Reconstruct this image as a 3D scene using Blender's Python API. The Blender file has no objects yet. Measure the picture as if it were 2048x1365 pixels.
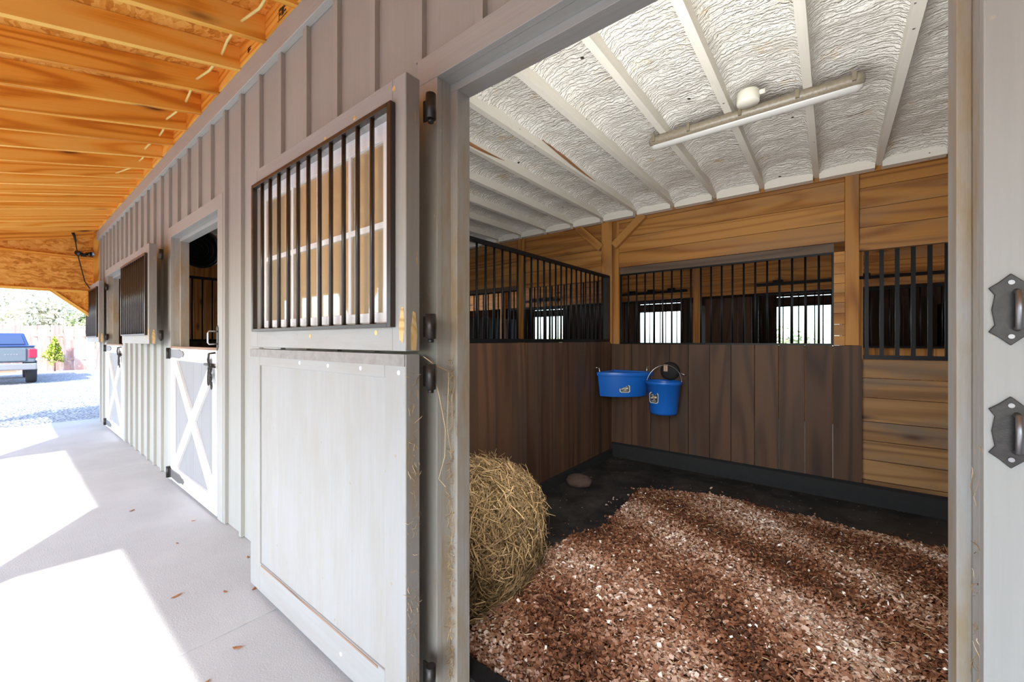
import bpy, math, random
import numpy as np
from mathutils import Vector, Matrix, noise

random.seed(7); rng = np.random.default_rng(7)
SC = bpy.context.scene
COL = SC.collection
R = math.radians

# ------------------------------------------------------------------ node helpers
class NT:
    def __init__(s, name):
        s.m = bpy.data.materials.new(name); s.m.use_nodes = True
        s.t = s.m.node_tree; s.n = s.t.nodes; s.n.clear()
        s.out = s.n.new('ShaderNodeOutputMaterial')
    def add(s, typ, **k):
        n = s.n.new(typ)
        for a, v in k.items(): setattr(n, a, v)
        return n
    def link(s, a, b): s.t.links.new(a, b)
    def put(s, sock, v):
        if isinstance(v, bpy.types.NodeSocket): s.link(v, sock)
        else: sock.default_value = v
    def math(s, op, a, b=0.0, c=None, clamp=False):
        n = s.add('ShaderNodeMath', operation=op, use_clamp=clamp)
        s.put(n.inputs[0], a); s.put(n.inputs[1], b)
        if c is not None: s.put(n.inputs[2], c)
        return n.outputs[0]
    def vmul(s, v, sc):
        n = s.add('ShaderNodeVectorMath', operation='MULTIPLY')
        s.put(n.inputs[0], v); s.put(n.inputs[1], sc); return n.outputs[0]
    def vadd(s, v, o):
        n = s.add('ShaderNodeVectorMath', operation='ADD')
        s.put(n.inputs[0], v); s.put(n.inputs[1], o); return n.outputs[0]
    def noise(s, v, scale, detail=4.0, rough=0.55, dist=0.0):
        n = s.add('ShaderNodeTexNoise'); s.put(n.inputs['Vector'], v)
        n.inputs['Scale'].default_value = scale; n.inputs['Detail'].default_value = detail
        n.inputs['Roughness'].default_value = rough; n.inputs['Distortion'].default_value = dist
        return n.outputs[0]
    def voro(s, v, scale, feature='F1', out='Distance', rand=1.0):
        n = s.add('ShaderNodeTexVoronoi', feature=feature); s.put(n.inputs['Vector'], v)
        n.inputs['Scale'].default_value = scale; n.inputs['Randomness'].default_value = rand
        return n.outputs[out]
    def ramp(s, f, stops, interp='LINEAR'):
        n = s.add('ShaderNodeValToRGB'); s.put(n.inputs[0], f)
        cr = n.color_ramp; cr.interpolation = interp
        while len(cr.elements) > 1: cr.elements.remove(cr.elements[-1])
        for i, (p, c) in enumerate(stops):
            e = cr.elements[0] if i == 0 else cr.elements.new(p)
            e.position = p
            c = (c, c, c) if isinstance(c, (int, float)) else c
            e.color = (c[0], c[1], c[2], 1)
        return n.outputs[0]
    def mix(s, f, a, b, mode='MIX'):
        n = s.add('ShaderNodeMix', data_type='RGBA', blend_type=mode)
        s.put(n.inputs[0], f)
        for i, v in ((6, a), (7, b)):
            if isinstance(v, (tuple, list)): v = (*v[:3], 1)
            s.put(n.inputs[i], v)
        return n.outputs[2]
    def attr(s, name):
        return s.add('ShaderNodeAttribute', attribute_name=name)
    def bump(s, h, strength=0.3, dist=0.01):
        n = s.add('ShaderNodeBump'); n.inputs['Strength'].default_value = strength
        n.inputs['Distance'].default_value = dist; s.put(n.inputs['Height'], h)
        return n.outputs[0]
    def pbr(s, color, rough=0.6, metal=0.0, normal=None, spec=0.5, **k):
        p = s.add('ShaderNodeBsdfPrincipled')
        if isinstance(color, (tuple, list)): color = (*color[:3], 1)
        s.put(p.inputs['Base Color'], color); s.put(p.inputs['Roughness'], rough)
        p.inputs['Metallic'].default_value = metal
        p.inputs['Specular IOR Level'].default_value = spec
        if normal is not None: s.link(normal, p.inputs['Normal'])
        for a, v in k.items(): s.put(p.inputs[a], v)
        s.link(p.outputs[0], s.out.inputs[0])
        return s.m

def srgb(r, g, b):
    f = lambda c: (c/255/12.92) if c/255 <= .04045 else ((c/255+.055)/1.055)**2.4
    return (f(r), f(g), f(b))

def obj_co(t): return t.add('ShaderNodeTexCoord').outputs['Object']

def wood(name, light, mid, dark, knot=None, rough=0.65, ring=22.0, var=0.35, grey=None, spec=0.3, streak=None, fine=0.35):
    t = NT(name); g = t.attr('gco').outputs['Vector']; rn = t.attr('rnd').outputs['Fac']
    n1 = t.noise(t.vmul(g, (0.55, 7.0, 7.0)), 1.0, 3, .5)
    n0 = t.noise(t.vmul(g, (0.30, 3.6, 3.6)), 1.0, 1.5, .45)
    sx = t.add('ShaderNodeSeparateXYZ'); t.link(g, sx.inputs[0])
    ph = t.math('ADD', t.math('MULTIPLY', n0, ring*10), t.math('MULTIPLY', sx.outputs[1], ring*2.2))
    wv = t.math('POWER', t.math('ADD', t.math('MULTIPLY', t.math('SINE', ph), .5), .5), 2.2)
    fg = t.noise(t.vmul(g, (3.0, 130.0, 130.0)), 1.0, 2, .5)
    f = t.math('ADD', t.math('MULTIPLY', wv, .50), t.math('MULTIPLY', n1, .54))
    f = t.math('ADD', f, t.math('MULTIPLY', t.math('SUBTRACT', fg, .5), fine))
    f = t.math('ADD', f, t.math('MULTIPLY', t.math('SUBTRACT', rn, .5), var), clamp=True)
    c = t.ramp(f, [(0.12, light), (0.5, mid), (0.92, dark)])
    if grey:
        gm = t.noise(t.vmul(g, (0.7, 3.0, 3.0)), 1.3, 4, .6)
        c = t.mix(t.ramp(gm, [(.5, 0), (.68, .8)]), c, grey)
    if knot:
        kv = t.vmul(t.vadd(g, t.vmul(t.add('ShaderNodeCombineXYZ').outputs[0], (0, 0, 0))), (2.1, 6.5, 6.5))
        d = t.voro(kv, 1.0)
        cc = t.voro(kv, 1.0, out='Color')
        on = t.math('GREATER_THAN', t.add('ShaderNodeSeparateColor').outputs[0], 0.0)
        sp = t.add('ShaderNodeSeparateColor'); t.link(cc, sp.inputs[0])
        on = t.math('GREATER_THAN', sp.outputs[0], 0.62)
        km = t.ramp(d, [(.07, 1), (.13, .55), (.17, .25), (.26, 0)])
        c = t.mix(t.math('MULTIPLY', km, on), c, knot)
    if streak:
        sm = t.noise(t.vmul(g, (.9, 9, 9)), 1.0, 3, .5)
        c = t.mix(t.ramp(sm, [(.66, 0), (.72, .9)]), c, streak)
    b = t.bump(fg, .12, .004)
    return t.pbr(c, rough, 0, b, spec)

def paint(name, col, rough=0.55, dirt=None, dirt_amt=(.55, .72), grain=0.35, spec=0.35, specks=None, wear=None):
    t = NT(name); g = t.attr('gco').outputs['Vector']; rn = t.attr('rnd').outputs['Fac']
    gr = t.noise(t.vmul(g, (2.2, 70, 70)), 1.0, 4, .6)
    big = t.noise(t.vmul(g, (1.2, 3, 3)), 1.0, 5, .6)
    k = t.math('ADD', t.math('MULTIPLY', t.math('SUBTRACT', gr, .5), .16), 1.0)
    k = t.math('ADD', k, t.math('MULTIPLY', t.math('SUBTRACT', big, .5), .16))
    k = t.math('ADD', k, t.math('MULTIPLY', t.math('SUBTRACT', rn, .5), .06))
    kc = t.add('ShaderNodeCombineXYZ')
    for i in range(3): t.put(kc.inputs[i], k)
    c = t.mix(1.0, col, kc.outputs[0], 'MULTIPLY')
    if dirt:
        dm = t.noise(t.vmul(g, (2.0, 9, 9)), 1.0, 7, .68)
        c = t.mix(t.ramp(dm, [(dirt_amt[0], 0), (dirt_amt[1], .75)]), c, dirt)
    if specks:
        sm = t.voro(g, 16.0); s2 = t.voro(g, 16.0, out='Color')
        sp = t.add('ShaderNodeSeparateColor'); t.link(s2, sp.inputs[0])
        c = t.mix(t.math('MULTIPLY', t.ramp(sm, [(.07, 1), (.11, 0)]), t.math('GREATER_THAN', sp.outputs[0], .72)), c, specks)
    if wear:
        wm = t.noise(t.vmul(g, (5, 30, 30)), 1.0, 6, .7)
        c = t.mix(t.ramp(wm, [(.66, 0), (.7, 1)]), c, wear)
    return t.pbr(c, rough, 0, t.bump(gr, grain, .003), spec)

def plain(name, col, rough=.5, metal=0., spec=.5, bump_scale=None, bump=.2, **k):
    t = NT(name); nrm = None
    if bump_scale:
        o = obj_co(t); h = t.noise(o, bump_scale, 4, .6); nrm = t.bump(h, bump, .004)
        c = t.mix(t.ramp(h, [(.3, 0), (.7, 1)]), tuple(x*.82 for x in col), tuple(min(1, x*1.15) for x in col))
    else: c = col
    return t.pbr(c, rough, metal, nrm, spec, **k)

def osb(name, light, mid, dark):
    t = NT(name); o = t.attr('gco').outputs['Vector']
    wv = t.add('ShaderNodeTexNoise'); t.put(wv.inputs['Vector'], o); wv.inputs['Scale'].default_value = 7
    o2 = t.vadd(o, t.vmul(wv.outputs['Color'], (.12, .12, .12)))
    def flakes(ang, sc):
        m = t.add('ShaderNodeMapping'); t.put(m.inputs[0], o2)
        m.inputs['Rotation'].default_value = (ang*.3, ang*.5, ang); m.inputs['Scale'].default_value = (11*sc, 34*sc, 34*sc)
        return t.voro(m.outputs[0], 1.0, out='Color')
    sp = []
    for a, sc in ((.5, 1.1), (-.9, 1.0)):
        s_ = t.add('ShaderNodeSeparateColor'); t.link(flakes(a, sc), s_.inputs[0]); sp.append(s_.outputs)
    f = t.math('ADD', t.math('MULTIPLY', sp[0][0], .55), t.math('MULTIPLY', sp[1][1], .45))
    fine = t.noise(o, 60, 4, .6)
    f = t.math('ADD', f, t.math('MULTIPLY', t.math('SUBTRACT', fine, .5), .4), clamp=True)
    c = t.ramp(f, [(.2, dark), (.45, mid), (.8, light)])
    return t.pbr(c, .7, 0, t.bump(f, .25, .004), .25)

# ------------------------------------------------------------------ materials
M = {}
M['siding'] = paint('grey_siding_paint', (.395, .390, .352), .62, grain=.5)
M['trim'] = paint('grey_trim_paint', (.428, .426, .388), .55, dirt=(.42, .33, .2), dirt_amt=(.6, .8), grain=.3, specks=(.55, .5, .4))
M['jamb'] = paint('grey_jamb_paint', (.44, .44, .41), .6, dirt=(.38, .26, .11), dirt_amt=(.43, .66), grain=.45, wear=(.62, .42, .17))
M['door'] = paint('grey_door_paint', (.385, .383, .365), .5, dirt=(.34, .30, .235), dirt_amt=(.42, .80), grain=.3, specks=(.36, .31, .24))
M['edge'] = paint('shaded_grey_door_edge_paint', (.31, .30, .28), .6, dirt=(.34, .23, .10), dirt_amt=(.5, .7), grain=.4, wear=(.6, .4, .16))  # door grey with edge shade put into the base colour, plus hay dirt and wear
M['white'] = paint('white_paint', (.88, .88, .87), .5, grain=.15)
M['xpanel'] = paint('light_grey_panel_paint', (.33, .33, .33), .55, grain=.35)
M['rafter'] = wood('yellow_pine_lumber', (.95, .57, .13), (.90, .43, .06), (.66, .235, .022), (.16, .05, .014), ring=8, var=.4)
M['osb'] = osb('strand_board', (.92, .52, .13), (.80, .37, .06), (.60, .23, .03))
M['pine'] = wood('tongue_pine_planks', (.40, .185, .046), (.32, .134, .027), (.20, .074, .014), (.09, .035, .014), ring=6, var=.45, grey=(.26, .14, .06))
M['pine_low'] = wood('worn_pine_planks', (.29, .155, .058), (.215, .108, .038), (.125, .06, .022), (.06, .026, .013), ring=5, var=.55, grey=(.125, .10, .078))
M['brown'] = wood('dark_stained_boards', (.086, .044, .024), (.060, .031, .0175), (.036, .0185, .0115), None, .6, ring=4.0, var=.45, grey=(.050, .034, .025), spec=.2, fine=.25)
M['worn_top'] = wood('worn_brown_wood', (.42, .28, .19), (.33, .21, .14), (.2, .12, .08), None, ring=12)
M['raw'] = wood('raw_chewed_wood', (.80, .58, .28), (.72, .48, .2), (.5, .3, .1), None, ring=16)
M['joist'] = paint('cream_joist_paint', (.70, .66, .57), .6, dirt=(.42, .36, .26), dirt_amt=(.6, .85), grain=.2, specks=(.08, .06, .05))
M['bare'] = wood('bare_brown_streak', (.40, .21, .09), (.3, .14, .055), (.2, .09, .035), None, ring=12)
M['black'] = plain('black_steel', (.003, .003, .0035), .45, 0., .18)
M['bronze'] = plain('brown_black_steel', (.030, .021, .016), .3, .0, .6)
M['hinge'] = plain('worn_steel', (.30, .29, .285), .38, .9)
M['dark_hinge'] = plain('dark_worn_steel', (.05, .045, .04), .4, .6, bump_scale=60)
M['steel'] = plain('bright_steel', (.62, .62, .63), .3, 1.0)
M['strip'] = plain('scuffed_metal_strip', (.30, .27, .235), .4, .35, bump_scale=25)
M['blue'] = plain('blue_plastic', (.008, .105, .43), .38, 0, .5)
M['label_pale'] = plain('pale_label', (.5, .5, .45), .5)
M['label_ink'] = plain('dark_label_ink', (.03, .03, .035), .5)
M['gold'] = plain('label_gold', (.32, .26, .12), .5)
M['rubber'] = plain('black_rubber', (.011, .011, .011), .8, 0, .3, bump_scale=35, bump=.4)
M['lens'] = plain('milky_plastic', (.50, .49, .455), .3, 0, .5)
M['clear'] = plain('grey_clear_plastic', (.22, .185, .13), .35, 0, .5, bump_scale=60, bump=.5)
M['clip'] = plain('dull_clip_metal', (.32, .27, .19), .4, .7)
M['box'] = plain('cream_plastic_box', (.70, .67, .56), .45)
M['yellow'] = plain('pale_yellow_cable', (.86, .70, .25), .5)
M['dullblack'] = plain('dull_black', (.010, .010, .010), .5)
M['glossblack'] = plain('glossy_black_plastic', (.006, .006, .006), .16, 0, .6, bump_scale=22, bump=.9)
M['leafbrown'] = plain('dry_leaf', (.33, .14, .05), .7)
M['pink'] = wood('weathered_fence_boards', (.50, .31, .26), (.42, .24, .20), (.32, .18, .15), None, ring=3, var=.6, grey=(.56, .47, .42))
M['truckpaint'] = plain('grey_truck_paint', (.12, .145, .165), .3, .2, .6)
M['truckblue'] = plain('dark_blue_truck_paint', (.03, .055, .15), .18, .1, .6)
M['truckglass'] = plain('dark_truck_glass', (.03, .05, .11), .08, 0, .8)
M['chrome'] = plain('satin_bumper', (.32, .32, .33), .35, .7)
M['red'] = plain('red_lens', (.55, .02, .05), .25, 0, .5)
M['tyre'] = plain('tyre_rubber', (.03, .03, .033), .8)
M['rust'] = plain('tan_metal', (.3, .2, .12), .6, .3)
M['bark'] = plain('bark', (.16, .11, .07), .9, bump_scale=12)

def leafmat(name, a, b):
    t = NT(name); r_ = t.attr('rnd').outputs['Fac']
    return t.pbr(t.ramp(r_, [(0, a), (1, b)]), .6, 0, None, .3)
M['leaf_pale'] = leafmat('pale_leaves', (.50, .50, .36), (.80, .76, .60))
M['leaf_green'] = leafmat('green_leaves', (.26, .33, .16), (.60, .62, .36))
M['leaf_yellow'] = leafmat('yellow_green_leaves', (.22, .30, .03), (.42, .45, .06))
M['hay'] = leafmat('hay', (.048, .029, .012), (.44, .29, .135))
M['wisp'] = leafmat('hay_wisp', (.30, .17, .07), (.74, .58, .34))

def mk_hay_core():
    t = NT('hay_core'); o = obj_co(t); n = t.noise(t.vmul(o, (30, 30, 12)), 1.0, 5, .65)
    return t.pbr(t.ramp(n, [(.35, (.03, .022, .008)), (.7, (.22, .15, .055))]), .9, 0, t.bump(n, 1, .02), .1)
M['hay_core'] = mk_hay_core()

def mk_chips():
    t = NT('shaving_chips'); r_ = t.attr('rnd').outputs['Fac']
    c = t.ramp(r_, [(0, (.045, .017, .008)), (.28, (.15, .052, .021)), (.52, (.26, .13, .075)), (.78, (.44, .29, .21)), (1, (.78, .70, .60))])
    return t.pbr(c, .75, 0, None, .25)
M['chips'] = mk_chips()
def mk_chipbed():
    t = NT('shaving_bed'); o = obj_co(t); n = t.noise(o, 55, 6, .7); n2 = t.noise(o, 3.0, 3, .6)
    f = t.math('ADD', t.math('MULTIPLY', n, .7), t.math('MULTIPLY', n2, .35))
    return t.pbr(t.ramp(f, [(.3, (.07, .024, .01)), (.5, (.22, .075, .028)), (.75, (.42, .22, .13))]), .9, 0, t.bump(n, .9, .02), .1)
M['chipbed'] = mk_chipbed()

def mk_concrete():
    t = NT('broom_concrete'); o = obj_co(t)
    a = t.noise(o, 2.2, 6, .6); b = t.noise(o, 140, 3, .6); s_ = t.noise(t.vmul(o, (9, 60, 1)), 1, 4, .6)
    f = t.math('ADD', t.math('MULTIPLY', a, .5), t.math('MULTIPLY', b, .5))
    c = t.ramp(f, [(.3, (.44, .445, .43)), (.7, (.58, .585, .57))])
    st = t.ramp(s_, [(.70, 0), (.78, .35)])
    return t.pbr(t.mix(st, c, (.30, .26, .22)), .85, 0, t.bump(b, .35, .004), .25)
M['concrete'] = mk_concrete()
def mk_gravel():
    t = NT('gravel'); o = obj_co(t); v = t.voro(o, 26); n = t.noise(o, .6, 4, .6); vc = t.voro(o, 26, out='Color')
    sp = t.add('ShaderNodeSeparateColor'); t.link(vc, sp.inputs[0])
    f = t.math('ADD', t.math('MULTIPLY', sp.outputs[0], .7), t.math('MULTIPLY', n, .3))
    return t.pbr(t.ramp(f, [(.2, (.20, .20, .205)), (.8, (.50, .49, .48))]), .9, 0, t.bump(v, 1, .03), .2)
M['gravel'] = mk_gravel()
def mk_mat():
    t = NT('dusty_rubber_mat'); o = obj_co(t)
    n = t.noise(o, 3.5, 7, .7); f = t.noise(o, 90, 3, .6); sp = t.voro(o, 30)
    c = t.ramp(n, [(.42, (.013, .012, .011)), (.62, (.028, .024, .020)), (.78, (.075, .055, .042))])
    c = t.mix(t.ramp(t.math('ADD', sp, t.math('MULTIPLY', n, -.35)), [(-.0, 0), (.0, 0)]), c, c)
    cc = t.voro(o, 30, out='Color'); s_ = t.add('ShaderNodeSeparateColor'); t.link(cc, s_.inputs[0])
    c = t.mix(t.math('MULTIPLY', t.ramp(sp, [(.10, .9), (.16, 0)]), t.math('GREATER_THAN', s_.outputs[0], .80)), c, (.40, .31, .24))
    return t.pbr(c, t.ramp(n, [(.3, .35), (.7, .8)]), 0, t.bump(f, .25, .004), .35)
M['mat'] = mk_mat()
def mk_foam():
    t = NT('spray_foam'); o = obj_co(t)
    w = t.add('ShaderNodeTexWave', wave_type='BANDS', bands_direction='Y')
    t.put(w.inputs['Vector'], t.vmul(o, (.55, 1, 1))); w.inputs['Scale'].default_value = 11
    w.inputs['Distortion'].default_value = 11; w.inputs['Detail'].default_value = 4; w.inputs['Detail Scale'].default_value = 2.4
    w.inputs['Detail Roughness'].default_value = .62
    v = t.voro(t.vmul(o, (14, 26, 14)), 1.0, 'SMOOTH_F1')
    n = t.noise(o, 1.6, 5, .6); y = t.noise(o, 5.5, 6, .7); d = t.voro(o, 6.0); dc = t.voro(o, 6.0, out='Color')
    c = t.ramp(n, [(.3, (.80, .76, .66)), (.7, (.86, .84, .78))])
    c = t.mix(t.ramp(y, [(.60, 0), (.72, .7)]), c, (.66, .46, .2))
    s_ = t.add('ShaderNodeSeparateColor'); t.link(dc, s_.inputs[0])
    c = t.mix(t.math('MULTIPLY', t.ramp(d, [(.05, 1), (.08, 0)]), t.math('GREATER_THAN', s_.outputs[0], .6)), c, (.05, .04, .03))
    h = t.math('ADD', t.math('MULTIPLY', w.outputs['Fac'], .6), t.math('MULTIPLY', v, .8))
    return t.pbr(c, .8, 0, t.bump(h, .75, .022), .2)
M['foam'] = mk_foam()
def mk_glass():
    t = NT('window_glass')
    fr = t.add('ShaderNodeFresnel'); fr.inputs[0].default_value = 1.55
    f = t.math('ADD', t.math('MULTIPLY', fr.outputs[0], 2.0), .28, clamp=True)
    tr = t.add('ShaderNodeBsdfTransparent'); tr.inputs[0].default_value = (.80, .82, .80, 1)
    gl = t.add('ShaderNodeBsdfGlossy'); gl.inputs['Roughness'].default_value = .03
    mx = t.add('ShaderNodeMixShader'); t.link(f, mx.inputs[0]); t.link(tr.outputs[0], mx.inputs[1]); t.link(gl.outputs[0], mx.inputs[2])
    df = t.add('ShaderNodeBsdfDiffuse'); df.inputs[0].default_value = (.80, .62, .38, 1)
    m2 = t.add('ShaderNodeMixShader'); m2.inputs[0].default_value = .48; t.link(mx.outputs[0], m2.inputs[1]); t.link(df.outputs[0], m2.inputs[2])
    t.link(m2.outputs[0], t.out.inputs[0]); return t.m
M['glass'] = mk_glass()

# ------------------------------------------------------------------ mesh builder
def base_of(o):
    v = Vector((0, 0, 0))
    while o is not None: v = v + o.location; o = o.parent
    return v

class MB:
    def __init__(s): s.v = []; s.f = []; s.g = []; s.r = []; s.smooth = []
    def _add(s, vs, fs, g=None, rnd=None, smooth=False):
        k = len(s.v); s.v += [tuple(p) for p in vs]
        s.f += [tuple(i+k for i in f) for f in fs]; s.smooth += [smooth]*len(fs)
        rnd = random.random() if rnd is None else rnd
        s.g += [tuple(p) for p in (g if g is not None else vs)]; s.r += [rnd]*len(vs)
    def box(s, x0, x1, y0, y1, z0, z1, rnd=None, mat=None, axis=None):
        x0, x1 = sorted((x0, x1)); y0, y1 = sorted((y0, y1)); z0, z1 = sorted((z0, z1))
        vs = [(x, y, z) for x in (x0, x1) for y in (y0, y1) for z in (z0, z1)]
        fs = [(0, 1, 3, 2), (4, 6, 7, 5), (0, 4, 5, 1), (2, 3, 7, 6), (0, 2, 6, 4), (1, 5, 7, 3)]
        d = (x1-x0, y1-y0, z1-z0); a = axis if axis is not None else max(range(3), key=lambda i: d[i])
        o = [random.uniform(0, 40) for _ in range(3)]
        rest = sorted([i for i in range(3) if i != a], key=lambda i: -d[i])
        g = [(p[a]+o[0], p[rest[0]]-vs[0][rest[0]]+o[1], p[rest[1]]-vs[0][rest[1]]+o[2]) for p in vs]
        if mat is not None: vs = [tuple(mat @ Vector(p)) for p in vs]
        s._add(vs, fs, g, rnd); return s
    def bar(s, p0, p1, w, h, up=(0, 0, 1), rnd=None):
        p0, p1 = Vector(p0), Vector(p1); d = p1-p0; L = d.length; x = d.normalized()
        u = Vector(up); y = u.cross(x)
        if y.length < 1e-4: y = Vector((1, 0, 0)).cross(x)
        y.normalize(); z = x.cross(y)
        m = Matrix.Translation(p0) @ Matrix((x, y, z)).transposed().to_4x4()
        return s.box(0, L, -w/2, w/2, -h/2, h/2, rnd, m, 0)
    def cyl(s, p0, p1, r, n=12, r1=None, caps=True, smooth=True):
        p0, p1 = Vector(p0), Vector(p1); r1 = r if r1 is None else r1
        x = (p1-p0).normalized(); y = x.orthogonal().normalized(); z = x.cross(y)
        vs = []
        for p, q in ((p0, r), (p1, r1)):
            for i in range(n):
                a = 2*math.pi*i/n; vs.append(p+y*math.cos(a)*q+z*math.sin(a)*q)
        fs = [(i, (i+1) % n, n+(i+1) % n, n+i) for i in range(n)]
        s._add(vs, fs, None, None, smooth)
        if caps:
            k = len(s.v)-2*n
            s.f += [tuple(k+i for i in reversed(range(n))), tuple(k+n+i for i in range(n))]; s.smooth += [False]*2
        return s
    def tube(s, pts, r, n=8, r_end=None):
        pts = [Vector(p) for p in pts]; L = len(pts); vs = []; y = None
        for i, p in enumerate(pts):
            d = (pts[min(i+1, L-1)]-pts[max(i-1, 0)]).normalized()
            if y is None: y = d.orthogonal().normalized()
            y = (y-d*y.dot(d)).normalized(); z = d.cross(y)
            q = r if r_end is None else r+(r_end-r)*i/(L-1)
            vs += [p+y*math.cos(2*math.pi*k/n)*q+z*math.sin(2*math.pi*k/n)*q for k in range(n)]
        fs = [(i*n+k, i*n+(k+1) % n, (i+1)*n+(k+1) % n, (i+1)*n+k) for i in range(L-1) for k in range(n)]
        fs += [tuple(reversed(range(n))), tuple((L-1)*n+k for k in range(n))]
        s._add(vs, fs, None, None, True); return s
    def lathe(s, prof, c, n=32, axis=(0, 0, 1), sx=1, sy=1):
        x = Vector(axis).normalized(); y = x.orthogonal().normalized(); z = x.cross(y); c = Vector(c); vs = []
        for r, h in prof:
            vs += [c+x*h+y*math.cos(2*math.pi*i/n)*r*sx+z*math.sin(2*math.pi*i/n)*r*sy for i in range(n)]
        m = len(prof)
        fs = [(j*n+i, j*n+(i+1) % n, (j+1)*n+(i+1) % n, (j+1)*n+i) for j in range(m-1) for i in range(n)]
        s._add(vs, fs, None, None, True); return s
    def prism(s, poly, d, rnd=None):
        n = len(poly); d = Vector(d); a = [Vector(p) for p in poly]
        vs = a+[p+d for p in a]
        fs = [tuple(reversed(range(n))), tuple(range(n, 2*n))]+[(i, (i+1) % n, n+(i+1) % n, n+i) for i in range(n)]
        s._add(vs, fs, None, rnd); return s
    def build(s, name, mat, parent=None, bevel=0., label=None, cat=None, group=None, kind=None):
        me = bpy.data.meshes.new(name); b = base_of(parent)
        me.from_pydata([(p[0]-b.x, p[1]-b.y, p[2]-b.z) for p in s.v], [], s.f)
        a = me.attributes.new('gco', 'FLOAT_VECTOR', 'POINT'); a.data.foreach_set('vector', np.array(s.g, dtype=np.float32).ravel())
        a = me.attributes.new('rnd', 'FLOAT', 'POINT'); a.data.foreach_set('value', np.array(s.r, dtype=np.float32))
        me.polygons.foreach_set('use_smooth', s.smooth)
        me.materials.append(M[mat] if isinstance(mat, str) else mat); me.update()
        import bmesh as bmm
        bm = bmm.new(); bm.from_mesh(me); bmm.ops.recalc_face_normals(bm, faces=bm.faces); bm.to_mesh(me); bm.free()
        o = bpy.data.objects.new(name, me); COL.objects.link(o); o.parent = parent
        if bevel:
            m = o.modifiers.new('bev', 'BEVEL'); m.width = bevel; m.segments = 2; m.limit_method = 'ANGLE'; m.angle_limit = R(40)
        tag(o, label, cat, group, kind)
        return o

def raw_mesh(name, V, F, mat, parent=None, rnd=None, smooth=False, label=None, cat=None, group=None, kind=None):
    me = bpy.data.meshes.new(name); b = base_of(parent)
    V = np.asarray(V, dtype=np.float32)-np.array([b.x, b.y, b.z], dtype=np.float32)
    F = np.asarray(F, dtype=np.int32); nf, k = F.shape
    me.vertices.add(len(V)); me.vertices.foreach_set('co', V.ravel())
    me.loops.add(nf*k); me.loops.foreach_set('vertex_index', F.ravel())
    me.polygons.add(nf); me.polygons.foreach_set('loop_start', np.arange(nf, dtype=np.int32)*k)
    me.update(calc_edges=True); me.validate()
    a = me.attributes.new('rnd', 'FLOAT', 'POINT')
    a.data.foreach_set('value', np.asarray(rnd if rnd is not None else np.zeros(len(V)), dtype=np.float32))
    me.polygons.foreach_set('use_smooth', [smooth]*len(me.polygons))
    me.materials.append(M[mat])
    o = bpy.data.objects.new(name, me); COL.objects.link(o); o.parent = parent
    tag(o, label, cat, group, kind); return o

def tag(o, label=None, cat=None, group=None, kind=None):
    for k, v in (('label', label), ('category', cat), ('group', group), ('kind', kind)):
        if v: o[k] = v
    return o
def empty(name, loc, label=None, cat=None, group=None, kind=None):
    o = bpy.data.objects.new(name, None); COL.objects.link(o); o.location = loc; o.empty_display_size = .1
    return tag(o, label, cat, group, kind)
def copy_tree(o, parent=None):
    c = o.copy(); COL.objects.link(c); c.parent = parent
    for ch in list(o.children): copy_tree(ch, c)
    return c
ORD = 'first second third fourth fifth sixth seventh eighth ninth tenth eleventh twelfth thirteenth fourteenth fifteenth sixteenth seventeenth eighteenth nineteenth twentieth'.split()+['twenty-first', 'twenty-second', 'twenty-third', 'twenty-fourth']

# ------------------------------------------------------------------ camera
cam_d = bpy.data.cameras.new('camera'); cam = bpy.data.objects.new('camera', cam_d); COL.objects.link(cam); SC.camera = cam
FPX = 808.2; YAW = math.atan(640/808.2)
cam_d.sensor_width = 36; cam_d.lens = FPX/2048*36; cam_d.clip_start = .02; cam_d.clip_end = 500
cam_d.shift_y = -2.5/2048
cam.location = (0, 0, 1.31); cam.rotation_euler = (R(90), 0, YAW)

# ------------------------------------------------------------------ constants
PITCH = 3.70                       # stall spacing
OX0, OX1 = -1.117, .19             # opening of the nearest stall
WEND, WR = -9.40, 5.60             # ends of the barn
WT = 1.105                         # inner face of the outside wall
YB = 4.33                          # back wall of the stalls
ZC = 2.69                          # underside of the joists
ZT = 3.07                          # underside of the porch rafters at the wall

# ------------------------------------------------------------------ ground and slabs
g = MB(); g.box(-80, 60, -60, 60, -.30, -.045); g.build('ground', 'gravel', kind='structure')
s = MB()
for x0, x1 in ((-9.62, -5.715), (-5.705, -2.123), (-2.117, 1.5), (1.505, 5.6)):
    s.box(x0, x1, -2.3, 1.16, -.12, 0)
s.build('floor', 'concrete', bevel=.004, kind='structure')
f = MB(); f.box(WEND+.1, WR-.1, 1.162, 4.40, -.12, -.004); f.build('floor', 'mat', kind='structure')
f = MB(); f.box(WEND, WR, 4.41, 7.99, -.12, 0); f.build('floor', 'concrete', kind='structure')
f = MB(); f.box(WEND, WR, 8.0, 11.4, -.12, 0); f.build('floor', 'mat', kind='structure')

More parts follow.
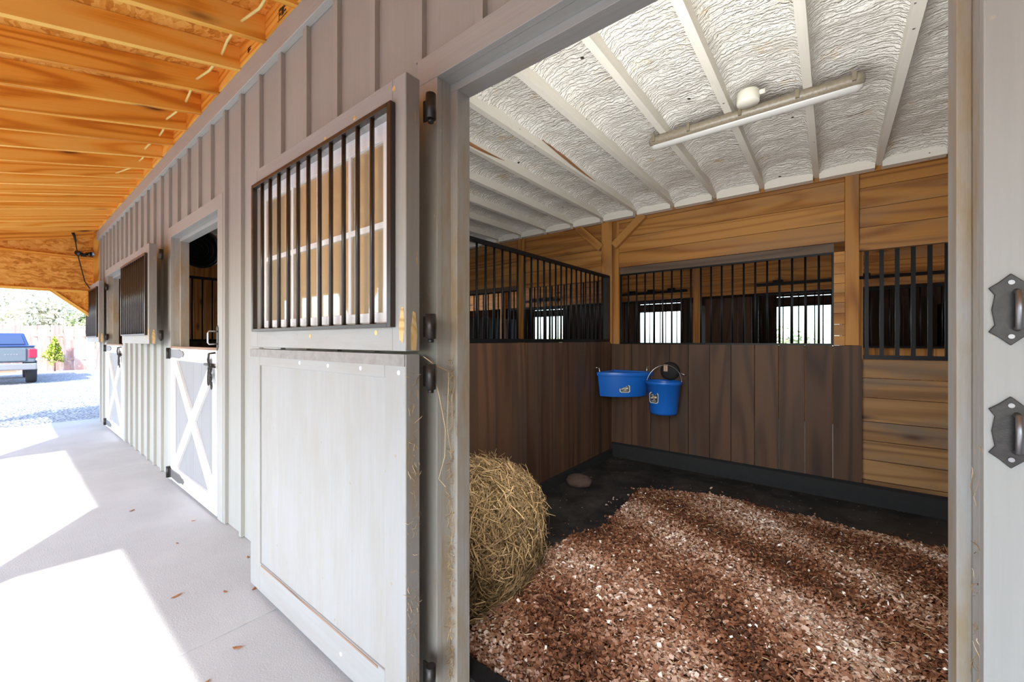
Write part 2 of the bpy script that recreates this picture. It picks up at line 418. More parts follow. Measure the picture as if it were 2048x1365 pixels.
# ------------------------------------------------------------------ outside wall with board and batten siding
openings = [(OX0-k*PITCH, OX1-k*PITCH) for k in (2, 1, 0)]
ZL = 2.261                         # underside of the lintels
w = MB(); bt = MB()
batt = [-1.205+.308*k for k in range(-26, 23)]
cuts = sorted(set([WEND, WR]+[round(b, 4) for b in batt if WEND < b < WR]+[v for o in openings for v in (o[0]-.021, o[1]+.021)]))
for a, b in zip(cuts[:-1], cuts[1:]):
    mid = (a+b)/2; z0 = 0.
    for o in openings:
        if o[0]-.021 < mid < o[1]+.021: z0 = ZL+.021
    w.box(a, b, 1.0, WT, z0+.004, 3.30, axis=2)
wf = w.build('wall_front', 'siding', kind='structure')
for b in batt:
    if not (WEND+.03 < b < WR): continue
    z0 = .006
    for o in openings:
        if o[0]-.12 < b < o[1]+.12: z0 = 2.362
    bt.box(b-.038, b, .978, .9995, z0, 2.936, axis=2)
bt.build('batten', 'siding', wf)
t1 = MB(); t1.box(WEND-.015, WR, .962, .9995, 2.937, 3.068)
t1.build('trim_1', 'trim', bevel=.003, kind='structure')

def door_frame(k, dx):
    r = empty('trim_%d' % (k+2), (OX0+dx, .975, 0), kind='structure')
    x0, x1 = OX0+dx, OX1+dx
    m = MB(); m.box(x0-.11, x0, .975, .9995, .004, ZL, axis=2); m.box(x1, x1+.11, .975, .9995, .004, ZL, axis=2)
    m.box(x0-.11, x1+.11, .9745, .9995, ZL, 2.36); m.build('casing', 'trim', r, bevel=.002)
    j = MB(); j.box(x0-.02, x0, 1.0, 1.09, .002, ZL, axis=2); j.box(x1, x1+.02, 1.0, 1.09, .002, ZL, axis=2)
    j.build('jamb', 'jamb', r); j = MB(); j.box(x0, x1, 1.0, 1.09, ZL, ZL+.02); j.build('head_jamb', 'trim', r)
    st = MB(); st.box(x0, x0+.036, 1.04, 1.106, .002, ZL-.03, axis=2); st.box(x1-.019, x1, 1.04, 1.106, .002, ZL-.03, axis=2)
    st.build('door_stop', 'jamb', r, bevel=.002); st = MB(); st.box(x0, x1, 1.04, 1.106, ZL-.03, ZL); st.build('head_stop', 'trim', r, bevel=.002)
    return r
for k in range(3): door_frame(k, -k*PITCH)

# ------------------------------------------------------------------ dutch doors
def ring(m, x0, x1, z0, z1, X0, X1, Z0, Z1, y0, y1):
    """frame between the outer rectangle (x0..z1) and the inner one (X0..Z1)"""
    m.box(x0, X0, y0, y1, z0, z1, axis=2); m.box(X1, x1, y0, y1, z0, z1, axis=2)
    m.box(X0, X1, y0, y1, Z1, z1, axis=0); m.box(X0, X1, y0, y1, z0, Z0, axis=0)

def hinge_barrel(root, x, y, z, h=.085, r=.017, mat='dark_hinge', name='hinge'):
    m = MB(); m.cyl((x, y, z-h/2), (x, y, z+h/2), r, 14)
    m.box(x-.045, x, y+.004, y+.010, z-h*.42, z+h*.42); m.cyl((x, y, z-h/2-.012), (x, y, z-h/2), r*.6, 10)
    return m.build(name, mat, root)

def make_upper():
    x0, x1, y0, y1, z0, z1 = -2.41, -1.093, .82, .876, 1.272, 2.19
    r = empty('dutch_door', (x0, y0, z0), kind='thing')
    fm = MB(); ring(fm, x0, x1, z0, z1, -2.33, -1.165, 1.372, 2.086, y0, y1)
    fm.build('frame', 'door', r, bevel=.003)
    e = MB(); e.box(x1, x1+.0015, y0+.002, y1-.001, z0+.003, z1-.003, axis=2); e.build('hinge_edge', 'edge', r)
    # sash with glass and muntins
    sash = MB(); ring(sash, -2.33, -1.165, 1.372, 2.086, -2.285, -1.258, 1.408, 2.025, .846, .872); sash = sash.build('window_sash', 'white', r, bevel=.002)
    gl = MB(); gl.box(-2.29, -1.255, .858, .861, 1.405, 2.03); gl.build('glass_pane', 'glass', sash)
    mu = MB()
    for x in (-1.992, -1.743, -1.486): mu.box(x-.010, x+.010, .849, .857, 1.405, 2.03)
    mu.box(-2.29, -1.255, .8485, .857, 1.712, 1.734); mu.build('muntin', 'white', sash)
    # bar grille on the face
    gr = MB(); ring(gr, -2.350, -1.147, 1.352, 2.106, -2.328, -1.169, 1.366, 2.088, .799, .8195); gr = gr.build('grille', 'bronze', r, bevel=.002)
    for x in (-2.236, -2.139, -2.040, -1.940, -1.842, -1.746, -1.648, -1.556, -1.460, -1.363, -1.270):
        b = MB(); b.cyl((x, .810, 1.366), (x, .810, 2.090), .0085, 10); b.build('bar', 'bronze', gr)
    for z in (1.355, 2.098): hinge_barrel(r, -1.063, .900, z)
    c = MB()
    for x, z in ((-1.155, 2.155), (-1.40, 2.14), (-1.62, 2.13), (-1.26, 1.335), (-1.75, 1.325)): c = MB(); c.cyl((x, .8185, z), (x, .8215, z), .009, 12); c.build('screw', 'raw', r)
    wr = MB()
    def patch(pts, d): wr.prism(pts, d)
    patch([(x1+.0016, .842, 1.276), (x1+.0016, .862, 1.274), (x1+.0016, .866, 1.33), (x1+.0016, .858, 1.40), (x1+.0016, .848, 1.405), (x1+.0016, .84, 1.34)], (.0012, 0, 0))
    patch([(-1.125, .8199, 1.31), (-1.105, .8199, 1.30), (-1.098, .8199, 1.36), (-1.104, .8199, 1.42), (-1.118, .8199, 1.415), (-1.127, .8199, 1.36)], (0, -.0012, 0))
    wr.build('chewed_patch', 'raw', r, label='raw chewed wood showing through the paint')
    return r
U = make_upper()
tag(U, 'grey barred upper door leaf with window, swung open nearest the viewer', 'door', 'open barred upper doors')
U2 = copy_tree(U); U2.location.x -= PITCH+.06; U2.location.y += .008
tag(U2, 'grey barred upper door leaf open beside the second stall opening')
U3 = copy_tree(U); U3.location.x -= 2*PITCH+.02; U3.location.y += .072
tag(U3, 'grey barred upper door leaf farthest along the wall, held by the black strap')

def make_lower_open():
    x0, x1, y0, y1, z0, z1 = -2.42, -1.093, .82, .876, .022, 1.262
    r = empty('dutch_door', (x0, y0, z0), 'grey lower door leaf with plain recessed panel, open flat against the siding', 'door', kind='thing')
    fm = MB(); ring(fm, x0, x1, z0, z1, -2.297, -1.21, .165, 1.178, y0, y1); fm.build('frame', 'door', r, bevel=.003)
    p = MB(); p.box(-2.30, -1.205, .828, .87, .16, 1.182, axis=2); p.build('panel', 'door', r)
    e = MB(); e.box(x1, x1+.0015, y0+.002, y1-.001, z0+.003, z1-.003, axis=2); e.build('hinge_edge', 'edge', r)
    s_ = MB(); s_.box(x0+.004, x1-.003, .8170, .8195, 1.222, 1.2615); s_.build('metal_strip', 'strip', r)
    for z in (1.185, .165): hinge_barrel(r, -1.063, .900, z)
    c = MB()
    for x, z in ((-1.13, 1.2), (-1.36, 1.205), (-1.60, 1.205), (-1.85, 1.208), (-1.13, .1), (-1.5, .085)): c = MB(); c.cyl((x, .8188, z), (x, .8215, z), .008, 12); c.build('screw', 'white', r)
    dl = MB(); dl.box(-2.28, -1.25, .8185, .8275, .156, .1635); dl.build('dirt_ledge', 'worn_top', r)
    return r
make_lower_open()

def make_lower_closed():
    dx = -PITCH; x0, x1, z0, z1 = OX0+dx+.012, OX1+dx-.008, .02, 1.232
    r = empty('dutch_door', (x0, .975, z0), kind='thing')
    p = MB(); n = 6
    for i in range(n):
        a = x0+(x1-x0)*i/n; b = x0+(x1-x0)*(i+1)/n; p.box(a+.001, b-.001, .992, 1.03, z0, z1-.01, axis=2)
    p.build('panel', 'xpanel', r)
    fm = MB(); ring(fm, x0, x1, z0, z1, x0+.095, x1-.095, z0+.125, z1-.105, .972, .992); fm.build('frame', 'white', r, bevel=.002)
    a, b, c, d = x0+.075, x1-.075, z0+.10, z1-.085
    br = MB(); br.bar((a, .9835, c), (b, .9835, d), .017, .105, up=(0, 0, 1)); br.build('brace', 'white', r)
    br = MB(); br.bar((a, .983, d), (b, .983, c), .0175, .105, up=(0, 0, 1)); br.build('brace', 'white', r)
    t = MB(); t.box(x0, x1, .970, 1.036, z1, z1+.018); t.build('top_cap', 'worn_top', r, bevel=.003)
    for z, m in ((1.185, 'worn_top'), (.085, 'hinge')):
        h = MB(); pts = [(x0+.005, .9705, z-.036), (x0+.30, .9705, z-.040), (x0+.40, .9705, z-.018), (x0+.42, .9705, z-.026), (x0+.45, .9705, z), (x0+.42, .9705, z+.026), (x0+.40, .9705, z+.018), (x0+.30, .9705, z+.040), (x0+.005, .9705, z+.036)]
        h.prism(pts, (0, -.006, 0)); h = h.build('hinge_strap', 'hinge', r)
        k = MB(); k.cyl((x0-.022, .958, z-.05), (x0-.022, .958, z+.05), .016, 14); k.box(x0-.03, x0+.03, .960, .9695, z-.04, z+.04); k.build('hinge_barrel', 'dark_hinge', h)
    return r
L2 = make_lower_closed(); tag(L2, 'white lower door with cross braces, closed at the second stall, nearer one', 'door', 'closed crossed lower doors')
L3 = copy_tree(L2); L3.location.x -= PITCH
tag(L3, 'white lower door with cross braces, closed at the far end of the wall')

# latch hardware on the closed doors
def make_latch():
    x, z = OX1-PITCH-.05, 1.115
    r = empty('door_latch', (x, .970, z))
    b = MB(); b.cyl((x-.16, .955, z+.01), (x+.02, .955, z+.01), .010, 10); b.cyl((x-.16, .955, z+.01), (x-.13, .955, z+.01), .006, 10); b.build('bolt', 'dark_hinge', r)
    p = MB(); p.box(x-.10, x-.055, .9625, .9695, z-.03, z+.05); p.box(x-.084, x-.072, .950, .962, z-.09, z+.09); p.build('plate', 'hinge', r)
    l = MB()
    for k in range(5):
        q = [(x+.0+.012*math.cos(a)+.004*k, .948-.004*(k % 2), z-.02-.03*k+.026*math.sin(a)) for a in np.linspace(0, 2*math.pi, 13)]
        l.tube(q, .0045, 6)
    for k in range(3):
        q = [(x-.03+.018*math.cos(a)-.006*k, .945, z-.045-.025*k+.045*math.sin(a)) for a in np.linspace(0, 2*math.pi, 13)]
        l.tube(q, .005, 6)
    l.build('snap_chain', 'dark_hinge', r)
    k = MB(); k.tube([(x+.045, .965, z+.10), (x+.03, .93, z+.095), (x+.025, .925, z+.05), (x+.03, .93, z), (x+.045, .965, z-.005)], .007, 8); k.build('keeper', 'dark_hinge', r)
    return r
A = make_latch(); tag(A, 'black latch with snap chain on the nearer crossed white door', 'latch', 'latches of the crossed doors')
B = copy_tree(A); B.location.x -= PITCH; tag(B, 'black latch with snap chain on the farther crossed white door')
hx = OX1-PITCH+.012
h = MB(); h.prism([(hx-.016, .9745, 1.255), (hx, .9745, 1.235), (hx+.016, .9745, 1.255), (hx+.016, .9745, 1.395), (hx, .9745, 1.415), (hx-.016, .9745, 1.395)], (0, -.004, 0))
hr = empty('pull_handle', (hx, .975, 1.32), 'small steel loop handle on the casing above the crossed door latch', 'handle')
h.build('back_plate', 'dark_hinge', hr)
h = MB(); h.tube([(hx, .969, 1.37), (hx-.01, .925, 1.372), (hx-.012, .918, 1.36), (hx-.012, .918, 1.29), (hx-.01, .925, 1.278), (hx, .969, 1.28)], .006, 8); h.build('loop', 'steel', hr)

# striker plates on the near right casing
def plate(zc):
    x, y = .2175, .9745; r = empty('latch_plate', (x, y, zc)); H = .056; W = .023
    P = [(0, H), (.012, H*.78), (W, H*.62), (W*.72, H*.42), (W*.86, 0), (W*.72, -H*.42), (W, -H*.62), (.012, -H*.78), (0, -H),
         (-.012, -H*.78), (-W, -H*.62), (-W*.72, -H*.42), (-W*.86, 0), (-W*.72, H*.42), (-W, H*.62), (-.012, H*.78)]
    m = MB(); m.prism([(x+a, y, zc+b) for a, b in P], (0, -.004, 0)); m.build('plate', 'dark_hinge', r, bevel=.001)
    m = MB(); m.tube([(x+.006, y-.003, zc+.028), (x+.006, y-.014, zc+.026), (x+.006, y-.016, zc), (x+.006, y-.014, zc-.028), (x+.006, y-.003, zc-.03)], .0045, 8); m.build('keeper', 'hinge', r)
    for dz in (.042, -.042):
        m = MB(); m.cyl((x, y-.0035, zc+dz), (x, y-.006, zc+dz), .0036, 12); m.build('screw', 'hinge', r)
    return r
tag(plate(1.357), 'upper of two black cross-shaped latch plates on the near right casing', 'latch plate', 'black latch plates')
tag(plate(1.166), 'lower of two black cross-shaped latch plates on the near right casing', 'latch plate', 'black latch plates')

# ------------------------------------------------------------------ porch roof
SL = .25
def zr(y): return ZT+SL*(y-1.0)
rx = [-2.615-.407*k for k in range(-6, 17)]
for i, x in enumerate(rx):
    m = MB(); y0, y1 = -2.05, .962
    p = [(x-.019, y1, zr(y1)), (x-.019, y1, zr(y1)+.145), (x-.019, y0, zr(y0)+.145), (x-.019, y0, zr(y0))]
    m.prism(p, (.038, 0, 0)); o = [random.uniform(0, 40) for _ in range(3)]
    m.g = [(q[1]+o[0], q[2]-zr(q[1])+o[1], q[0]+o[2]) for q in m.v]
    n = len(rx)-1-i
    m.build('porch_rafter', 'rafter', None, label='orange pine porch rafter, %s one counted from the strand board gable' % ORD[n], cat='rafter', group='rafters of the porch roof')
b = MB()
for i in range(len(rx)-1): b.box(rx[i+1]+.020, rx[i]-.020, .955, .990, ZT+.001, ZT+.15)
b.box(rx[0]+.02, WR, .955, .99, ZT+.001, ZT+.15)
bl = b.build('blocking', 'rafter', empty('trim_5', (-4, .97, ZT), kind='structure'))
b = MB()
for x0, x1, z0, z1 in ((-2.405, -2.40, 3.085, 3.14), (-2.395, -2.375, 3.125, 3.14), (-2.395, -2.378, 3.10, 3.115), (-2.37, -2.35, 3.09, 3.135), (-2.345, -2.34, 3.09, 3.14), (-2.335, -2.315, 3.12, 3.13), (-2.335, -2.315, 3.095, 3.105), (-2.42, -2.30, 3.077, 3.081),
                       (-2.86, -2.85, 3.10, 3.13), (-2.845, -2.835, 3.10, 3.13), (-2.83, -2.81, 3.105, 3.112), (-2.83, -2.81, 3.12, 3.127)):
    b.box(x0, x1, .9535, .9549, z0, z1)
b.build('ink_stamp', 'dullblack', bl)
d = MB(); y0, y1 = -2.08, 1.02
for k in range(7):
    xa, xb = -9.62+2.44*k, -9.62+2.44*k+2.436
    for ya, yb in ((-.2, 1.02), (-1.42, -.204), (-2.08, -1.424)):
        m0 = len(d.v); d.prism([(xa, yb, zr(yb)+.147), (xa, yb, zr(yb)+.162), (xa, ya, zr(ya)+.162), (xa, ya, zr(ya)+.147)], (min(xb, WR)-xa, 0, 0))
        o = [random.uniform(0, 40) for _ in range(2)]
        d.g[m0:] = [(q[0]+o[0], q[1]+o[1], q[2]) for q in d.v[m0:]]
d.build('ceiling', 'osb', kind='structure')
rf = MB(); rf.prism([(WEND-.25, 1.1, 3.30), (WEND-.25, 1.1, 3.36), (WEND-.25, -2.10, zr(-2.1)+.20), (WEND-.25, -2.1, zr(-2.1)+.165)], (WR-WEND+.3, 0, 0))
rf.box(WEND-.25, WR+.05, 1.1, 11.8, 3.30, 3.36); rf.build('roof', 'dullblack', kind='structure')
# beam, posts and knee braces at the outer edge (behind the viewer; they shape the sunlight)
bm_ = MB(); bm_.box(-9.55, WR, -1.85, -1.71, 2.10, 2.42); bm_.build('trim_6', 'rafter', kind='structure')
PX = [-2.27+3.62*k for k in (-2, -1, 0, 1, 2)]
for i, x in enumerate(PX):
    r = empty('porch_post', (x, -1.78, 0), kind='structure')
    m = MB(); m.box(x-.07, x+.07, -1.85, -1.71, 0, 2.10, axis=2); m.build('post', 'rafter', r)
    for sg in (-1, 1):
        m = MB(); m.bar((x+sg*.06, -1.78, 1.655), (x+sg*.47, -1.78, 2.09), .09, .09, up=(0, 1, 0)); m.build('brace', 'rafter', r)
        m = MB(); m.prism([(x+sg*.07, -1.79, 1.63), (x+sg*.07, -1.79, 2.099), (x+sg*.52, -1.79, 2.099)], (0, .014, 0)); m.build('brace_panel', 'osb', r)

m = MB(); m.box(2.05, 2.11, -2.3, .95, 0, 2.99); m.build('porch_light_blocker', 'siding', kind='structure')  # added unseen wall, blocks light from the right so side faces go darker
# gable end of the porch
gx = -9.50
gr_ = empty('gable_end', (gx, .9, 2.1), kind='structure')
m = MB(); m.prism([(gx-.02, 1.04, 2.08), (gx-.02, 1.04, zr(1.04)+.14), (gx-.02, -1.9, zr(-1.9)+.14), (gx-.02, -1.9, 2.08)], (-.015, 0, 0))
m.g = [(q[1], q[2], q[0]) for q in m.v]
m.prism([(gx-.02, .95, 2.08), (gx-.02, .95, 1.68), (gx-.02, .48, 2.08)], (-.015, 0, 0)); m.build('sheathing', 'osb', gr_)
m = MB(); m.box(gx-.02, gx+.02, -1.9, .95, 2.066, 2.106); m.box(gx-.02, gx+.02, -1.9, .95, 2.612, 2.65)
m.box(gx-.02, gx+.05, .93, .999, 1.62, ZT, axis=2)
m.prism([(gx-.02, .96, zr(.96)-.06), (gx-.02, .96, zr(.96)+.1), (gx-.02, -1.9, zr(-1.9)+.1), (gx-.02, -1.9, zr(-1.9)-.06)], (.04, 0, 0))
m.g[-8:] = [(q[1], q[2]-zr(q[1]), q[0]) for q in m.v[-8:]]
m.bar((gx, .47, 2.085), (gx, .94, 1.66), .04, .045, up=(1, 0, 0)); m.build('framing', 'rafter', gr_)

# yellow cable threaded through the rafters
pts = []
xs = [-1.4-.407*.5*k for k in range(0, 22)]
for i, x in enumerate(xs):
    y = .845+.02*math.sin(i*1.7); pts.append((x, y, zr(y)+.072-(.012 if i % 2 else 0)))
pts += [(-5.85, .75, zr(.75)+.05), (-5.93, .6, zr(.6)+.03), (-5.93, .3, zr(.3)+.03), (-5.93, -.3, zr(-.3)+.035), (-5.93, -1.6, zr(-1.6)+.04)]
MB().tube(pts, .0075, 8).build('electric_cable', 'yellow', label='pale yellow cable threaded through the porch rafters beside the wall', cat='cable')
c = MB(); c.tube([(-9.42, .70, 3.0), (-9.42, .72, 2.93), (-9.44, .755, 2.66), (-9.43, .83, 2.25), (-9.42, .885, 2.14)], .007, 8)
r = empty('bungee_strap', (-9.42, .73, 3.0), 'thin black strap hanging from the gable framing to the farthest door leaf', 'strap')
c.build('cord', 'dullblack', r)
c = MB(); c.tube([(-9.42, .70, 3.005), (-9.42, .715, 2.96), (-9.42, .73, 2.87)], .020, 10, .012); c.build('grip', 'dullblack', r)
r = empty('flood_light', (-9.44, .83, 2.66), 'small black twin-head flood light on the gable framing', 'lamp')
m = MB(); m.box(-9.47, -9.43, .79, .85, 2.652, 2.70); m.build('base', 'dullblack', r)
for dy in (-.05, .06):
    m = MB(); m.lathe([(.0, 0), (.022, .0), (.035, .05), (.04, .085), (.0, .08)], (-9.44, .82+dy*.5, 2.70), 16, axis=(.55, dy*8, -.1)); m.build('lamp_head', 'glossblack', r)

# ------------------------------------------------------------------ stall interior: walls
def boards_x(m, edges, y0, y1, z0, z1, gap=.004):
    for a, b in zip(edges[:-1], edges[1:]): m.box(a+gap/2, b-gap/2, y0+random.uniform(0, .003), y1, z0, z1, axis=2)
def boards_y(m, edges, x0, x1, z0, z1, gap=.002):
    for a, b in zip(edges[:-1], edges[1:]): m.box(x0, x1-random.uniform(0, .002), a+gap/2, b-gap/2, z0, z1, axis=2)
def courses(m, x0, x1, y0, y1, zs, gap=.004):
    for a, b in zip(zs[:-1], zs[1:]): m.box(x0, x1, y0+random.uniform(0, .003), y1, a+gap/2, b-gap/2, axis=0)

PXL = -1.97                        # near face of the partition on the left
SP = .0955
def grille(name, horiz, fixed, a0, a1, z0, z1, first, n, step, label, r=.0085, rail=.02, zrails=None, group=None, depth=.03, square=None, frame=True):
    """barred panel along X (horiz) or Y; every bar is a part"""
    P = (lambda a, z: (a, fixed, z)) if horiz else (lambda a, z: (fixed, a, z))
    root = empty(name, P((a0+a1)/2, z0), label, 'grille', group)
    def rbox(lo, hi, zl, zh, d=depth):
        m = MB()
        if horiz: m.box(lo, hi, fixed-d/2, fixed+d/2, zl, zh)
        else: m.box(fixed-d/2, fixed+d/2, lo, hi, zl, zh)
        return m
    for zl, zh in (zrails or ((z0, z0+rail), (z1-rail, z1))): rbox(a0, a1, zl, zh).build('rail', 'black', root)
    if frame:
        rbox(a0, a0+.014, z0, z1, depth*.8).build('side_frame', 'black', root); rbox(a1-.014, a1, z0, z1, depth*.8).build('side_frame', 'black', root)
    for i in range(n):
        a = first+step*i
        if not (a0 < a < a1): continue
        m = MB()
        if square: m.box(*( (a-square, a+square, fixed-square, fixed+square) if horiz else (fixed-square, fixed+square, a-square, a+square)), z0+.002, z1-.002)
        else: m.cyl(P(a, z0+.002), P(a, z1-.002), r, 8)
        m.build('bar', 'black', root)
    return root

def partition(k, x, edges=None):
    m = MB(); e = [1.11+.197*i for i in range(17)]; e = [q for q in e if q < YB-.06]+[YB-.004]
    boards_y(m, e, x-.04, x, -.004, 1.285); return m.build('wall_left' if k == 0 else 'wall_partition', 'brown', kind='structure')
partition(0, PXL); partition(1, PXL-PITCH)
grille('stall_grille', False, PXL-.02, 1.12, 4.285, 1.287, 2.035, 1.15, 33, .0957, 'black barred grille on top of the stained partition in the open stall', rail=.03, group='grilles inside the barn')
grille('stall_grille', False, PXL-PITCH-.02, 1.12, 4.285, 1.287, 2.035, 1.15, 33, .0957, 'black barred grille seen through the second stall opening', rail=.03, group='grilles inside the barn')
m = MB(); m.box(PXL-.06, PXL-.003, 4.196, 4.285, 1.317, 2.004, axis=2); m.build('trim_7', 'dullblack', kind='structure')
# right hand partition of the open stall (just outside the frame)
m = MB(); boards_y(m, [1.11+.197*i for i in range(17)], 1.73, 1.77, 0, 2.03); m.build('wall_right', 'brown', kind='structure')

# back wall
be = [-1.969, -1.732, -1.525, -1.326, -1.141, -.943, -.755, -.56, -.375, -.186, .005, .192]
m = MB(); boards_x(m, be, 4.315, 4.355, .10, 1.262, .006)
bw = m.build('wall_back', 'brown', kind='structure')
m = MB(); courses(m, -1.885, .082, YB, 4.40, [2.125, 2.29, 2.455, 2.62, 2.70])
courses(m, .174, WR, YB+.005, 4.40, [2.09, 2.22, 2.375, 2.54, 2.70]); courses(m, -9.3, -2.09, YB+.003, 4.40, [2.04, 2.2, 2.36, 2.53, 2.70])
m.build('pine_panelling', 'pine', bw)
m = MB(); m.box(-1.885, .012, 4.352, 4.39, 2.045, 2.125); m.box(-5.60, -3.31, 4.352, 4.39, 1.985, 2.045); m.build('header', wood('grey_brown_header', (.13, .085, .055), (.10, .065, .042), (.07, .045, .03), None, ring=4), bw)
m = MB(); m.box(.173, 1.74, 4.318, 4.37, 2.03, 2.09); m.box(-3.2, -2.09, 4.318, 4.37, 2.0, 2.055); m.build('door_header', 'pine', bw)
m = MB(); courses(m, .192, 1.73, 4.372, 4.41, [.02, .17, .335, .49, .645, .84, 1.0, 1.152], .006); m.build('low_planks', 'pine_low', bw)
m = MB(); boards_x(m, [-5.62+.197*i for i in range(18)], 4.33, 4.37, .05, 1.262); m.build('low_boards', 'brown', bw)
m = MB(); courses(m, .012, .083, 4.332, 4.40, [1.262, 1.345, 1.44, 1.53, 1.62, 1.70, 1.78, 1.86, 1.95, 2.045], .003); m.build('end_blocks', 'pine', bw)
def post(x0, x1, y0, y1, z0, z1, label):
    m = MB(); m.box(x0, x1, y0, y1, z0, z1, axis=2); return m.build('timber_post', 'pine', bevel=.004, label=label, cat='post', group='pine posts inside the barn')
post(-2.085, -1.958, 4.292, 4.3295, 1.264, 2.655, 'pine post at the back corner of the stall, carrying two knee braces')
post(-1.957, -1.886, 4.325, 4.40, 1.264, 2.655, 'narrow pine stud between the corner post and the back grille')
post(.084, .173, 4.306, 4.3295, 1.264, 2.655, 'pine post with curved dark knots between the back grilles')
post(-3.30, -3.20, 4.29, 4.3295, 0, 2.655, 'pine post in the neighbouring stall seen through the partition bars')
for sg, x, lab in ((-1, -2.085, 'diagonal pine knee brace left of the corner post'), (1, -1.90, 'diagonal pine knee brace right of the corner post')):
    m = MB(); m.bar((x+(.0 if sg < 0 else -.03), 4.300, 2.37), (x+sg*.31, 4.300, 2.66), .085, .05, up=(0, 1, 0)); m.v = [p for p in m.v]
    m.build('knee_brace', 'pine', label=lab, cat='brace', group='pine knee braces')
m = MB(); m.box(-2.6, 1.73, 4.31, 4.40, 2.653, 2.689); m.build('trim_8', 'pine', kind='structure')

grille('stall_grille', True, 4.365, -1.884, .014, 1.262, 2.05, -1.790, 20, .0945, 'black barred grille in the back wall above the stained boards', rail=.016, group='grilles inside the barn')
# stall sliding door at the back right
sd = empty('sliding_stall_door', (.95, 4.40, .1), 'pine and black barred sliding door at the right of the back wall', 'door')
for zl, zh in ((1.152, 1.185), (2.10, 2.14)):
    m = MB(); m.box(.20, 1.72, 4.375, 4.41, zl, zh); m.build('rail', 'black', sd)
for i in range(17):
    a = .222+.0908*i; m = MB(); m.box(a-.0125, a+.0125, 4.380, 4.402, 1.18, 2.11); m.build('bar', 'black', sd)
grille('stall_grille', True, 4.365, -5.58, -3.32, 1.262, 1.985, -5.5, 24, .0945, 'black barred grille in the back wall of the neighbouring stall', rail=.016, group='grilles inside the barn')
grille('stall_grille', True, 4.40, -3.18, -2.10, 1.262, 2.02, -3.1, 12, .0908, 'black barred door grille of the neighbouring stall, left of the corner post', rail=.016, group='grilles inside the barn')

# rubber curbs
m = MB(); m.prism([(0, 4.318, -.004), (0, 4.270, -.004), (0, 4.282, .135), (0, 4.318, .152)], (1, 0, 0)); m.v = [((-1.96 if q[0] < .5 else 1.72), q[1], q[2]) for q in m.v]
m.build('baseboard_back', 'rubber', kind='structure')
m = MB(); m.box(-1.40, .6, 1.108, 1.185, -.003, .022); m.build('baseboard_front', 'rubber', kind='structure')
m = MB(); m.box(-1.97, -1.935, 1.11, 4.27, -.004, .075); m.build('baseboard_left', 'rubber', kind='structure')

# ------------------------------------------------------------------ stall ceiling: joists and spray foam
jx = [.285-.39*k for k in range(-3, 18)]
vis = 0
for i, x in enumerate(jx):
    m = MB(); m.box(x-.02, x+.02, 1.107, 4.325, ZC, ZC+.16, axis=1)
    rr = m.build('ceiling_joist', 'joist', **(dict(kind='structure') if i < 3 else dict(label='cream painted ceiling joist, %s one counted from the rightmost seen over the stall' % ORD[i-3], cat='joist', group='joists of the stall ceiling')))
    if i in (8, 9, 11, 12, 14):
        s_ = MB(); n = 14; ya = random.uniform(1.5, 2.3); L = random.uniform(.6, 1.2)
        top = [(x+.0205, ya+L*k/n, ZC+.055+.03*math.sin(k/n*3.1+i)+.014*math.sin(math.pi*k/n)) for k in range(n+1)]
        bot = [(x+.0205, ya+L*k/n, ZC+.055+.03*math.sin(k/n*3.1+i)-.014*math.sin(math.pi*k/n)-.001) for k in reversed(range(n+1))]
        s_.prism(top+bot, (.0015, 0, 0)); s_.g = [(q[1], q[2]*3, q[0]) for q in s_.v]; s_.build('bare_streak', 'bare', rr, label='brown streak where the paint is missing')
V = []; F = []
for a, b in zip(jx[1:], jx[:-1]):
    nx, ny = 14, 110; k0 = len(V)
    for iy in range(ny+1):
        for ix in range(nx+1):
            u = ix/nx; x = a+.019+(b-a-.038)*u; y = 1.107+(4.24-1.107)*iy/ny
            edge = math.exp(-min(u, 1-u)*14)
            z = ZC+.10-.035*edge+.016*noise.noise((x*5, y*7, 1.3))+.010*noise.noise((x*13, y*26, 4.1))
            if y > 4.05: z -= (y-4.05)*.35
            V.append((x, y, z))
    for iy in range(ny):
        for ix in range(nx):
            p = k0+iy*(nx+1)+ix; F.append((p, p+nx+1, p+nx+2, p+1))
ce = raw_mesh('ceiling', V, F, 'foam', smooth=True, kind='structure')
m = MB()
for a, b in zip(jx[1:], jx[:-1]): m.box(a+.021, b-.021, 4.235, 4.32, ZC-.035, ZC+.12)
m.build('foam_block', 'joist', ce)
m = MB(); m.box(WEND+.02, WR-.02, 1.06, 11.28, 2.87, 2.90); m.build('ceiling', 'pine', kind='structure')
m = MB(); m.box(WEND, WR, 4.41, 7.98, 2.80, 2.83); m.build('ceiling', 'pine', kind='structure')

# tube light under the joists
LX0, LX1, LY, LZ = -.985, .138, 2.765, 2.655
r = empty('tube_light', ((LX0+LX1)/2, LY, LZ), 'long grey-white tube light fixed under the cream joists', 'lamp')
def capsule(m, y, z, ry, rz, inset=0.):
    prof = []; n = 7
    for k in range(n+1): a = math.pi/2*k/n; prof.append((math.sin(a), LX0+inset+.035*(1-math.cos(a))))
    for k in range(n+1): a = math.pi/2*(1-k/n); prof.append((math.sin(a), LX1-inset-.035*(1-math.cos(a))))
    nn = 20; vs = []
    for q, x in prof: vs += [(x, y+math.cos(2*math.pi*i/nn)*ry*max(q, .02), z+math.sin(2*math.pi*i/nn)*rz*max(q, .02)) for i in range(nn)]
    fs = [(j*nn+i, j*nn+(i+1) % nn, (j+1)*nn+(i+1) % nn, (j+1)*nn+i) for j in range(len(prof)-1) for i in range(nn)]
    m._add(vs, fs, None, None, True); return m
capsule(MB(), LY, LZ+.006, .046, .034).build('housing', 'clear', r)
